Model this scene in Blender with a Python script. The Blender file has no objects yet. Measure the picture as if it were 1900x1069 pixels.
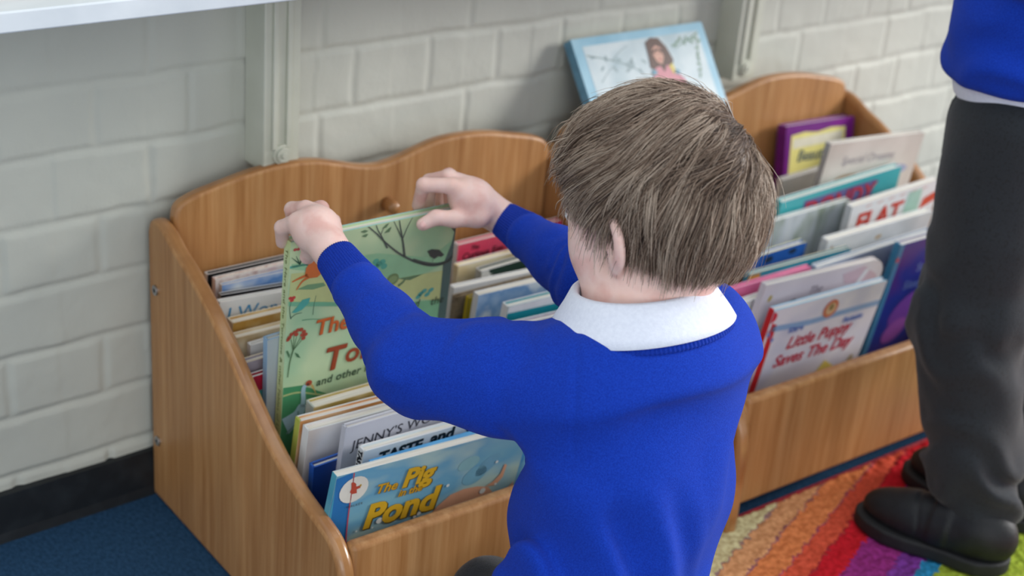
import bpy, bmesh, math, random
import numpy as np
from mathutils import Vector, Matrix, Euler

# ------------------------------------------------------------------ camera, light, exposure
SC = bpy.context.scene
COL = SC.collection
FPX = 2779.83
YAW, PIT, ROL = 0.7353, -0.4342, 0.0900
F = Vector((math.sin(YAW)*math.cos(PIT), math.cos(YAW)*math.cos(PIT), math.sin(PIT)))
r_ = Vector((math.cos(YAW), -math.sin(YAW), 0)); u_ = r_.cross(F)
rr = r_*math.cos(ROL)+u_*math.sin(ROL); uu = -r_*math.sin(ROL)+u_*math.cos(ROL)
cd = bpy.data.cameras.new('camera'); cam = bpy.data.objects.new('camera', cd); COL.objects.link(cam)
cd.sensor_width = 36; cd.lens = 36*FPX/1900; cd.clip_start = 0.05
M = Matrix((rr, uu, -F)).transposed().to_4x4(); M.translation = Vector((-1.5, -1.4292, 1.0411))
cam.matrix_world = M
cd.dof.use_dof = True; cd.dof.focus_distance = 1.40; cd.dof.aperture_fstop = 4.2
SC.camera = cam
SC.view_settings.view_transform = 'Standard'; SC.view_settings.look = 'None'
SC.view_settings.gamma = 1; SC.view_settings.use_curve_mapping = False
SC.view_settings.exposure = 0.0

W = bpy.data.worlds.new('world'); SC.world = W; W.use_nodes = True
bg = W.node_tree.nodes['Background']; bg.inputs[0].default_value = (0.86, 0.93, 1.0, 1); bg.inputs[1].default_value = 0.99

def area(name, loc, target, sx, sy, power, col):
    l = bpy.data.lights.new(name, 'AREA'); l.shape = 'RECTANGLE'; l.size = sx; l.size_y = sy; l.energy = power; l.color = col
    o = bpy.data.objects.new(name, l); COL.objects.link(o); o.location = loc
    o.rotation_euler = (Vector(target)-Vector(loc)).to_track_quat('-Z', 'Y').to_euler(); return o
area('window_daylight', (5.4, -3.3, 2.5), (-.4, -.3, .3), 2.4, 1.8, 385, (1.0, .98, .95))
area('ceiling_daylight', (-.2, -1.3, 2.6), (-.3, -.5, 0), 2.2, 1.6, 10, (1, .98, .95))
area('added_left_fill', (-2.6, -4.2, 1.3), (-.6, -.2, .2), 2.4, 1.5, 28, (.96, .98, 1))  # fill lamp, not a window: added to brighten low left wall and carpet

# ------------------------------------------------------------------ helpers
def S(h):
    if isinstance(h, str):
        h = h.lstrip('#'); c = [int(h[i:i+2], 16)/255 for i in (0, 2, 4)]
    else: c = [v/255 for v in h]
    return tuple(((v+.055)/1.055)**2.4 if v > .04045 else v/12.92 for v in c)+(1,)
MATS = {}
def mat(name, c1, c2=None, rough=.5, scale=30, bump=0, bscale=None, spec=.5, metal=0, stretch=(1, 1, 1), detail=3, sheen=0, c3=None, coat=0, lo=.35, hi=.65, sss=0, dist=0):
    if name in MATS: return MATS[name]
    m = bpy.data.materials.new(name); m.use_nodes = True; nt = m.node_tree; N = nt.nodes; L = nt.links
    p = N['Principled BSDF']; p.inputs['Roughness'].default_value = rough
    p.inputs['Specular IOR Level'].default_value = spec; p.inputs['Metallic'].default_value = metal
    p.inputs['Sheen Weight'].default_value = sheen; p.inputs['Coat Weight'].default_value = coat
    if sss: p.inputs['Subsurface Weight'].default_value = sss; p.inputs['Subsurface Radius'].default_value = (.006, .002, .001); p.inputs['Subsurface Scale'].default_value = 1
    tc = N.new('ShaderNodeTexCoord'); mp = N.new('ShaderNodeMapping'); mp.inputs['Scale'].default_value = stretch
    L.new(tc.outputs['Object'], mp.inputs['Vector'])
    n = N.new('ShaderNodeTexNoise'); n.inputs['Scale'].default_value = scale; n.inputs['Detail'].default_value = detail; n.inputs['Distortion'].default_value = dist
    L.new(mp.outputs[0], n.inputs['Vector'])
    rp = N.new('ShaderNodeValToRGB'); e = rp.color_ramp.elements
    c1 = S(c1); c2 = S(c2) if c2 else tuple(v*.92 for v in c1[:3])+(1,)
    e[0].position = lo; e[0].color = c1; e[1].position = hi; e[1].color = c2
    if c3:
        x = e.new((lo+hi)/2); x.color = S(c3)
    L.new(n.outputs['Fac'], rp.inputs[0]); L.new(rp.outputs[0], p.inputs['Base Color'])
    if bump:
        b = N.new('ShaderNodeBump'); b.inputs['Strength'].default_value = bump; b.inputs['Distance'].default_value = .002
        n2 = N.new('ShaderNodeTexNoise'); n2.inputs['Scale'].default_value = bscale or scale*4; n2.inputs['Detail'].default_value = 2
        L.new(mp.outputs[0], n2.inputs['Vector']); L.new(n2.outputs['Fac'], b.inputs['Height']); L.new(b.outputs[0], p.inputs['Normal'])
    MATS[name] = m; return m
def flat(c, rough=.4):
    key = 'ink_'+(c if isinstance(c, str) else '_'.join(map(str, c)))
    return mat(key, c, rough=rough, scale=60)

def tag(o, label=None, cat=None, group=None, kind=None):
    if label: o['label'] = label
    if cat: o['category'] = cat
    if group: o['group'] = group
    if kind: o['kind'] = kind
    return o
def empty(name, loc=(0, 0, 0), rot=(0, 0, 0)):
    o = bpy.data.objects.new(name, None); COL.objects.link(o); o.location = loc; o.rotation_euler = rot
    o.empty_display_size = .05; return o
def pyobj(name, V, Fs, mats, parent=None, smooth=False, midx=None):
    me = bpy.data.meshes.new(name)
    V = np.asarray(V, dtype=np.float32)
    if isinstance(Fs, np.ndarray):
        nf, k = Fs.shape
        me.vertices.add(len(V)); me.vertices.foreach_set('co', V.ravel())
        me.loops.add(nf*k); me.loops.foreach_set('vertex_index', Fs.astype(np.int32).ravel())
        me.polygons.add(nf); me.polygons.foreach_set('loop_start', np.arange(nf, dtype=np.int32)*k)
        me.update(calc_edges=True)
    else:
        me.from_pydata([tuple(map(float, v)) for v in V], [], Fs)
    if not isinstance(mats, (list, tuple)): mats = [mats]
    for m in mats: me.materials.append(m)
    if midx is not None: me.polygons.foreach_set('material_index', np.asarray(midx, dtype=np.int32))
    if smooth: me.polygons.foreach_set('use_smooth', np.ones(len(me.polygons), dtype=bool))
    me.validate(); me.update()
    o = bpy.data.objects.new(name, me); COL.objects.link(o)
    if parent: o.parent = parent
    return o
class MB:
    def __init__(s): s.V = []; s.F = []; s.M = []; s.mats = []
    def mi(s, m):
        if m not in s.mats: s.mats.append(m)
        return s.mats.index(m)
    def add(s, V, Fs, m):
        b = len(s.V); s.V += [tuple(v) for v in V]; k = s.mi(m)
        for f in Fs: s.F.append([i+b for i in f]); s.M.append(k)
    def box(s, x0, x1, y0, y1, z0, z1, m):
        V = [(x, y, z) for x in (x0, x1) for y in (y0, y1) for z in (z0, z1)]
        s.add(V, [(0, 1, 3, 2), (4, 6, 7, 5), (0, 4, 5, 1), (2, 3, 7, 6), (0, 2, 6, 4), (1, 5, 7, 3)], m)
    def prism(s, P, d, m, cap=True):
        """P list of 3d points, d extrusion vector"""
        n = len(P); P = [Vector(p) for p in P]; d = Vector(d)
        V = P+[p+d for p in P]; Fs = [(i, (i+1) % n, n+(i+1) % n, n+i) for i in range(n)]
        if cap: Fs += [tuple(range(n-1, -1, -1)), tuple(range(n, 2*n))]
        s.add(V, Fs, m)
    def tube(s, P, R, m, n=12, cap=True):
        P = [Vector(p) for p in P]
        if not isinstance(R, (list, tuple)): R = [R]*len(P)
        V = []; up = None
        for i, p in enumerate(P):
            t = (P[min(i+1, len(P)-1)]-P[max(i-1, 0)]).normalized()
            if up is None: up = t.orthogonal().normalized()
            a = (up-t*up.dot(t)).normalized(); up = a; b = t.cross(a)
            V += [p+(a*math.cos(k*2*math.pi/n)+b*math.sin(k*2*math.pi/n))*R[i] for k in range(n)]
        Fs = [(i*n+k, i*n+(k+1) % n, (i+1)*n+(k+1) % n, (i+1)*n+k) for i in range(len(P)-1) for k in range(n)]
        if cap: Fs += [tuple(range(n-1, -1, -1)), tuple(range((len(P)-1)*n, len(P)*n))]
        s.add(V, Fs, m)
    def build(s, name, parent=None, bevel=0, seg=2, smooth=False, angle=35):
        o = pyobj(name, s.V, s.F, s.mats, parent, smooth, s.M)
        bm = bmesh.new(); bm.from_mesh(o.data); bmesh.ops.recalc_face_normals(bm, faces=bm.faces); bm.to_mesh(o.data); bm.free()
        if bevel:
            md = o.modifiers.new('bevel', 'BEVEL'); md.width = bevel; md.segments = seg; md.limit_method = 'ANGLE'; md.angle_limit = math.radians(angle); md.harden_normals = False
            o.data.polygons.foreach_set('use_smooth', np.ones(len(o.data.polygons), dtype=bool))
            o.data.set_sharp_from_angle(angle=math.radians(60))
        return o

# value noise (numpy)
RNG = np.random.default_rng(7)
_G = RNG.random((64, 64, 64)).astype(np.float32)
def vnoise(P):
    P = np.asarray(P, dtype=np.float32); i = np.floor(P).astype(int); f = P-i; f = f*f*(3-2*f); i &= 63; j = (i+1) & 63
    g = _G; out = 0
    for a in (0, 1):
        for b in (0, 1):
            for c in (0, 1):
                w = (f[:, 0] if a else 1-f[:, 0])*(f[:, 1] if b else 1-f[:, 1])*(f[:, 2] if c else 1-f[:, 2])
                out = out+w*g[j[:, 0] if a else i[:, 0], j[:, 1] if b else i[:, 1], j[:, 2] if c else i[:, 2]]
    return out*2-1
def fbm(P, o=3):
    s = 0; a = 1
    for k in range(o): s = s+a*vnoise(P*2**k+k*7.3); a *= .5
    return s

# ------------------------------------------------------------------ signed distance figures
def smin(a, b, k):
    h = np.clip(.5+.5*(b-a)/k, 0, 1); return b*(1-h)+a*h-k*h*(1-h)
def smax(a, b, k): return -smin(-a, -b, k)
def cone(P, a, b, ra, rb):
    a = np.array(a, dtype=np.float32); b = np.array(b, dtype=np.float32); ab = b-a
    t = np.clip(((P-a)@ab)/(ab@ab), 0, 1); return np.linalg.norm(P-a-t[:, None]*ab, axis=1)-(ra+(rb-ra)*t)
def chain(P, pts, rs, k=0):
    d = None
    for i in range(len(pts)-1):
        e = cone(P, pts[i], pts[i+1], rs[i], rs[i+1]); d = e if d is None else (smin(d, e, k) if k else np.minimum(d, e))
    return d
def ell(P, c, r, R=None):
    Q = P-np.array(c, dtype=np.float32)
    if R is not None: Q = Q@np.array(R, dtype=np.float32)
    r = np.array(r, dtype=np.float32); k0 = np.linalg.norm(Q/r, axis=1); k1 = np.linalg.norm(Q/(r*r), axis=1)+1e-9
    return k0*(k0-1)/k1
def slab(P, p, n): n = np.array(n, dtype=np.float32); n = n/np.linalg.norm(n); return (P-np.array(p, dtype=np.float32))@n
def surface(f, bmin, bmax, h):
    bmin = np.array(bmin, float); bmax = np.array(bmax, float); B = 12
    n = np.ceil((bmax-bmin)/h/B).astype(int); dims = n*B
    V = np.full(dims, 1.0, dtype=np.float32)
    bi = np.stack(np.meshgrid(*[np.arange(k) for k in n], indexing='ij'), -1).reshape(-1, 3)
    cc = bmin+(bi*B+B/2)*h
    dc = f(cc.astype(np.float32)); R = B*h*.87*1.35+.004
    act = bi[np.abs(dc) < R]; inside = bi[dc <= -R]
    for b in inside: V[b[0]*B:(b[0]+1)*B, b[1]*B:(b[1]+1)*B, b[2]*B:(b[2]+1)*B] = -1
    loc = np.stack(np.meshgrid(*[np.arange(B)]*3, indexing='ij'), -1).reshape(-1, 3)
    for s in range(0, len(act), 200):
        A = act[s:s+200]; idx = (A[:, None, :]*B+loc[None]).reshape(-1, 3)
        V[idx[:, 0], idx[:, 1], idx[:, 2]] = f((bmin+idx*h).astype(np.float32))
    Sg = V < 0
    cells = []; pos = []; quads = []
    nx, ny, nz = dims
    cid = lambda i: (i[:, 0]*ny+i[:, 1])*nz+i[:, 2]
    Q = []
    for ax in range(3):
        sl0 = [slice(None)]*3; sl1 = [slice(None)]*3; sl0[ax] = slice(0, -1); sl1[ax] = slice(1, None)
        D = Sg[tuple(sl0)] != Sg[tuple(sl1)]
        E = np.argwhere(D); e2 = E.copy(); e2[:, ax] += 1
        v0 = V[E[:, 0], E[:, 1], E[:, 2]]; v1 = V[e2[:, 0], e2[:, 1], e2[:, 2]]
        t = v0/(v0-v1); p = E.astype(float); p[:, ax] += t
        a1, a2 = (ax+1) % 3, (ax+2) % 3
        ok = (E[:, a1] > 0) & (E[:, a2] > 0); E = E[ok]; p = p[ok]; neg = v0[ok] < 0
        cs = []
        for (o1, o2) in ((0, 0), (-1, 0), (-1, -1), (0, -1)):
            c = E.copy(); c[:, a1] += o1; c[:, a2] += o2; k = cid(c); cs.append(k); cells.append(k); pos.append(p)
        q = np.stack(cs, 1); q[~neg] = q[~neg][:, ::-1]; Q.append(q)
    cells = np.concatenate(cells); pos = np.concatenate(pos); Q = np.concatenate(Q)
    uq, inv = np.unique(cells, return_inverse=True)
    cnt = np.bincount(inv); P = np.stack([np.bincount(inv, pos[:, k])/cnt for k in range(3)], 1)
    return bmin+P*h, np.searchsorted(uq, Q)

# ------------------------------------------------------------------ setting
wall_m = mat('white_painted_brick', '#c9cabf', '#bfc0b6', rough=.55, scale=4, bump=.25, bscale=90, spec=.3)
def build_wall():
    X0, X1, Z0, Z1, h = -1.9, 1.9, -.02, 1.2, .0031
    nx = int((X1-X0)/h); nz = int((Z1-Z0)/h)
    xs = np.linspace(X0, X1, nx); zs = np.linspace(Z0, Z1, nz); X, Z = np.meshgrid(xs, zs, indexing='ij')
    P = np.stack([X.ravel()*14, Z.ravel()*14, np.zeros(X.size)], 1)
    wx = .0024*fbm(P).reshape(X.shape); wz = .0026*fbm(P+31).reshape(X.shape)
    x = X+wx; z = Z+wz; c = .0757
    k = np.floor(z/c); dz = z-k*c; dz = np.minimum(dz, c-dz)
    par = (k.astype(int) % 2 == 0)
    px = np.where(par, .1125, .225); ox = np.where(par, -.484, -.533)
    fx = (x-ox)/px; dx = np.abs(fx-np.round(fx))*px
    def groove(d): return np.clip(1-d/.0060, 0, 1)**.6
    depth = np.maximum(groove(dz), .75*groove(dx))
    soft = .55+.45*fbm(np.stack([X.ravel()*3, Z.ravel()*3, np.ones(X.size)*5], 1), 2).reshape(X.shape)
    lump = .0009*fbm(P*.6+11, 4).reshape(X.shape)+.0004*fbm(P*3, 2).reshape(X.shape)
    tilt = .0016*(((k*7.13+np.round(fx)*3.7) % 1)-.5)
    Y = .012+depth*.0037*np.clip(soft+.3, .3, 1.1)-lump-tilt*(1-depth)
    # lip: upper brick overhangs the joint
    idx = np.arange(nx*nz).reshape(nx, nz)
    Fq = np.stack([idx[:-1, :-1], idx[1:, :-1], idx[1:, 1:], idx[:-1, 1:]], -1).reshape(-1, 4)
    o = pyobj('wall_back', np.stack([X, Y, Z], -1).reshape(-1, 3), Fq, wall_m, smooth=True)
    tag(o, kind='structure')
build_wall()


carpet_m = mat('blue_carpet', '#33577a', '#24425f', rough=.95, scale=260, bump=1.0, bscale=700, spec=.1, detail=2, stretch=(1, .55, 1), lo=.3, hi=.7)
m = MB(); m.box(-2.2, 2.2, -2.6, .05, -.03, 0, carpet_m); tag(m.build('floor'), kind='structure')
sk = mat('black_vinyl', '#14181c', '#22272b', rough=.5, scale=40, bump=.3, bscale=60, lo=.45, hi=.8)
m = MB(); m.prism([(-1.9, .02, 0), (-1.9, -.001, 0), (-1.9, .0015, .012), (-1.9, .0045, .060), (-1.9, .02, .062)], (3.8, 0, 0), sk)
tag(m.build('baseboard_back'), kind='structure')


cream = mat('cream_gloss_paint', '#d0d1c2', '#c5c6b6', rough=.35, scale=12, bump=.1)
for x0 in (-.637, .166):
    t = tag(empty('wall_upright', (x0, 0, .41)), 'cream painted upright with screw cap, '+('above the left end of the nearer book box' if x0 < 0 else 'by the far book box with the purple book'), 'upright', 'painted uprights carrying the wall shelf')
    m = MB(); m.box(0, .048, -.030, .012, 0, .2495, cream); m.build('post', t, .0015)
    m = MB()
    m.box(.010, .0165, -.034, -.030, .026, .2495, cream); m.box(.0285, .035, -.034, -.030, .026, .2495, cream); m.build('rail', t, .001)
    m = MB()
    for rr0, y0, y1 in ((.0125, -.0335, -.029), (.0085, -.0365, -.033), (.0035, -.0385, -.036)):
        P = [(.024+rr0*math.cos(a), y0, .0185+rr0*math.sin(a)) for a in np.linspace(0, 2*math.pi, 25)[:-1]]
        m.prism(P, (0, y1-y0, 0), cream)
    m.build('screw_cap', t, .0005)
shelf_m = mat('white_gloss_paint', '#dfe4e8', '#d3d9de', rough=.3, scale=14, bump=.3, bscale=50, coat=.2)
m = MB(); m.box(-1.9, 1.9, -.2, .012, .66, .6795, shelf_m)
tag(m.build('wall_shelf', None, .002), 'long white painted shelf with chipped front edge on the wall', 'shelf')
# papers on shelf
pm = mat('worn_card', '#dcc9b4', '#c9ab90', rough=.7, scale=40)
t = tag(empty('folded_paper', (-1.02, -.09, .6797)), 'worn buff papers lying on the white shelf, top left', 'papers')
for k in range(3):
    m = MB(); m.box(-.17+.01*k, .17-.02*k, -.07+.006*k, .06, .0028*k, .0028*k+.0022, pm if k != 1 else flat('#3a2a28')); o = m.build('sheet', t); o.rotation_euler.z = .03*k

# rug
def build_rug():
    nt_m = bpy.data.materials.new('striped_pile'); nt_m.use_nodes = True; nt = nt_m.node_tree; N = nt.nodes; L = nt.links; p = N['Principled BSDF']
    p.inputs['Roughness'].default_value = .95; p.inputs['Specular IOR Level'].default_value = .1
    tc = N.new('ShaderNodeTexCoord'); sp = N.new('ShaderNodeSeparateXYZ')
    ns = N.new('ShaderNodeTexNoise'); ns.inputs['Scale'].default_value = 130; ns.inputs['Detail'].default_value = 1
    L.new(tc.outputs['Object'], sp.inputs[0]); L.new(tc.outputs['Object'], ns.inputs['Vector'])
    def mth(op, a, b):
        n = N.new('ShaderNodeMath'); n.operation = op
        for i, v in enumerate((a, b)):
            if isinstance(v, (int, float)): n.inputs[i].default_value = v
            else: L.new(v, n.inputs[i])
        return n.outputs[0]
    s = mth('SUBTRACT', sp.outputs['Y'], mth('MULTIPLY', sp.outputs['X'], .33))
    s = mth('ADD', s, mth('MULTIPLY', mth('SUBTRACT', ns.outputs['Fac'], .5), .016))
    # s from -0.38 (0) to -0.98 (1)
    fac = mth('DIVIDE', mth('SUBTRACT', -.38, s), .60)
    rp = N.new('ShaderNodeValToRGB'); rp.color_ramp.interpolation = 'CONSTANT'; el = rp.color_ramp.elements
    F_ = lambda v: (-.38-v)/.60
    bands = [(-.38, '#d9cf9f'), (-.412, '#9a7a78'), (-.4135, '#dca070'), (-.445, '#96606a'), (-.4475, '#dd8450'), (-.4805, '#9a4a60'), (-.483, '#d6583f'), (-.507, '#a03038'), (-.509, '#c8202c'), (-.541, '#93307a'), (-.59, '#7a3a92'), (-.618, '#2f8ab8'), (-.64, '#9db03c'), (-.78, '#d9cf9f'), (-.84, '#e88442'), (-.90, '#c8202c')]
    el[0].position = 0; el[0].color = S(bands[0][1]); el[1].position = F_(bands[1][0]); el[1].color = S(bands[1][1])
    for v, c in bands[2:]:
        e = el.new(F_(v)); e.color = S(c)
    L.new(fac, rp.inputs[0])
    n2 = N.new('ShaderNodeTexNoise'); n2.inputs['Scale'].default_value = 170; n2.inputs['Detail'].default_value = 2; L.new(tc.outputs['Object'], n2.inputs['Vector'])
    mx = N.new('ShaderNodeMix'); mx.data_type = 'RGBA'; mx.blend_type = 'MULTIPLY'
    r2 = N.new('ShaderNodeValToRGB'); r2.color_ramp.elements[0].position = .35; r2.color_ramp.elements[0].color = (.72, .66, .6, 1); r2.color_ramp.elements[1].position = .6; r2.color_ramp.elements[1].color = (1, 1, 1, 1)
    L.new(n2.outputs['Fac'], r2.inputs[0]); mx.inputs[0].default_value = 1; L.new(rp.outputs[0], mx.inputs[6]); L.new(r2.outputs[0], mx.inputs[7]); L.new(mx.outputs[2], p.inputs['Base Color'])
    X0, X1, Y0, Y1, h = -.62, .95, -1.35, -.4385, .0026
    nx = int((X1-X0)/h); ny = int((Y1-Y0)/h); X, Y = np.meshgrid(np.linspace(X0, X1, nx), np.linspace(Y0, Y1, ny), indexing='ij')
    Y = Y-.04*(X+.166)  # the rug lies slightly askew to the wall
    Y = Y-.012
    P = np.stack([X.ravel()*150, Y.ravel()*150, 0*X.ravel()], 1)
    Z = .0105+.0022*fbm(P, 2).reshape(X.shape)
    Z[0, :] = 0.0005; Z[-1, :] = .0005; Z[:, 0] = .0005; Z[:, -1] = .0005
    idx = np.arange(nx*ny).reshape(nx, ny); Fq = np.stack([idx[:-1, :-1], idx[1:, :-1], idx[1:, 1:], idx[:-1, 1:]], -1).reshape(-1, 4)
    t = tag(empty('rug'), 'bright striped shaggy rug in cream, orange, red and purple', 'rug')
    pyobj('pile', np.stack([X, Y, Z], -1).reshape(-1, 3), Fq, nt_m, t, smooth=True)
    edge = mat('rug_edging', '#b8303a', '#8c2430', rough=.9, scale=200, bump=.5)
    m = MB(); m.tube([(X0, Y1-.04*(X0+.166)-.0095, .005), (X1, Y1-.04*(X1+.166)-.0095, .005)], .0042, edge, 8); m.build('edging', t, smooth=True)
build_rug()

# ------------------------------------------------------------------ wooden book boxes
def wood_mat(name, a, b, c):
    m = bpy.data.materials.new(name); m.use_nodes = True; nt = m.node_tree; N = nt.nodes; L = nt.links; p = N['Principled BSDF']
    p.inputs['Roughness'].default_value = .42; p.inputs['Specular IOR Level'].default_value = .45
    tc = N.new('ShaderNodeTexCoord'); mp = N.new('ShaderNodeMapping'); mp.inputs['Scale'].default_value = (1, 1, .045)
    n = N.new('ShaderNodeTexNoise'); n.inputs['Scale'].default_value = 90; n.inputs['Detail'].default_value = 5; n.inputs['Roughness'].default_value = .65
    L.new(tc.outputs['Object'], mp.inputs[0]); L.new(mp.outputs[0], n.inputs['Vector'])
    rp = N.new('ShaderNodeValToRGB'); e = rp.color_ramp.elements; e[0].position = .3; e[0].color = S(a); e[1].position = .7; e[1].color = S(c); x = e.new(.5); x.color = S(b)
    L.new(n.outputs['Fac'], rp.inputs[0])
    mp2 = N.new('ShaderNodeMapping'); mp2.inputs['Scale'].default_value = (1, 1, .12)
    n2 = N.new('ShaderNodeTexNoise'); n2.inputs['Scale'].default_value = 14; L.new(tc.outputs['Object'], mp2.inputs[0]); L.new(mp2.outputs[0], n2.inputs['Vector'])
    mx = N.new('ShaderNodeMix'); mx.data_type = 'RGBA'; mx.blend_type = 'OVERLAY'; mx.inputs[0].default_value = .35
    L.new(rp.outputs[0], mx.inputs[6]); L.new(n2.outputs['Fac'], mx.inputs[7]); L.new(mx.outputs[2], p.inputs['Base Color'])
    return m
wood = wood_mat('beech_veneer', '#a06c3c', '#b27f4e', '#c29260')
lip = mat('beech_edging', '#b58250', '#9d6a3b', rough=.3, scale=25, spec=.6, coat=.3)
metal = mat('zinc_screw', '#b9bcc0', '#8d9196', rough=.3, metal=1)
dark = mat('screw_recess', '#2a2c30', rough=.6)
def catmull(P, n=8, closed=False):
    P = [np.array(p, float) for p in P]; out = []
    for i in range(len(P)-1):
        a = P[max(i-1, 0)]; b = P[i]; c = P[i+1]; d = P[min(i+2, len(P)-1)]
        for k in range(n):
            t = k/n; out.append(.5*((2*b)+(c-a)*t+(2*a-5*b+4*c-d)*t*t+(3*b-a-3*c+d)*t**3))
    out.append(P[-1]); return [tuple(v) for v in out]
def book_box(loc, rz, width, label, right_y):
    t = tag(empty('book_box', loc, (0, 0, rz)), label, 'book box', 'scalloped beech kinder boxes against the wall')
    T = .018
    prof = catmull([(.0, .352), (-.006, .366), (-.022, .372), (-.045, .367), (-.071, .354), (-.105, .341), (-.15, .318), (-.194, .290), (-.233, .261), (-.273, .233), (-.31, .2115), (-.35, .1955), (-.39, .186), (-.415, .178), (-.433, .160), (-.4415, .132), (-.443, .09)], 5)
    for x in (0, width-T):
        P = [(x, 0.0, 0.0)]+[(x, y, z) for y, z in prof]+[(x, -.443, 0.0)]
        m = MB(); m.prism(P, (T, 0, 0), wood); m.mats.append(lip)
        nP = len(P)
        for i in range(nP): m.M[i] = 1 if 0 < i < nP-1 else 0
        sp = m.build('side_panel', t, .0065, 4, angle=40)
        for z, y in ((.285, -.021), (.084, -.019)):
            m = MB(); sx = -1 if x == 0 else 1; x0 = x if x == 0 else x+T
            P = [(x0-sx*.001, y+.0062*math.cos(a), z+.0062*math.sin(a)) for a in np.linspace(0, 2*math.pi, 21)[:-1]]
            m.prism(P, (sx*.0032, 0, 0), metal)
            P = [(x0+sx*.0022, y+.0028*math.cos(a), z+.0028*math.sin(a)) for a in np.linspace(0, 2*math.pi, 7)[:-1]]
            m.prism(P, (sx*.0003, 0, 0), dark); m.build('screw', sp, .0006)
    # scalloped back
    s = (width-2*T)/.567
    top = catmull([(.001, .345), (.001, .372), (.006, .3885), (.026, .3985), (.065, .4075), (.108, .4155), (.15, .4185), (.19, .4165), (.225, .4085), (.255, .4005), (.283, .397), (.311, .4005), (.341, .4085), (.376, .4165), (.416, .4185), (.458, .4155), (.50, .4075), (.54, .3985), (.560, .3885), (.566, .372), (.566, .345)], 4)
    P = [(T+.0005, -.034, .0)]+[(T+x*s, -.034, z) for x, z in top]+[(T+.566*s, -.034, .0)]
    m = MB(); m.prism(P, (0, .018, 0), wood); m.mats.append(lip)
    for i in range(len(P)): m.M[i] = 1 if 0 < i < len(P)-1 else 0
    bp = m.build('back_panel', t, .0055, 4, angle=40)
    m = MB(); m.tube([(.30, -.034, .345), (.30, -.05, .345), (.30, -.056, .345)], [.0085, .0085, .006], lip, 20); m.build('peg', bp, smooth=True)
    m = MB(); m.box(T, width-T, -.431, -.413, .016, .172, wood); o = m.build('front_panel', t, .006, 4)
    m = MB(); m.box(T+.001, width-T-.001, -.413, -.034, .010, .0205, wood); m.build('base_panel', t)
    return t

UR = ((-.193, -.006, 0), -.05, .612)
UL = ((-.768, .004, 0), -.055, .573)
book_box(UL[0], UL[1], .573, 'nearer beech book box with wavy back that the crouching child is reaching into', 0)
book_box(UR[0], UR[1], .612, 'far beech book box, behind the child, holding the Little Puppy book', 0)

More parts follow.
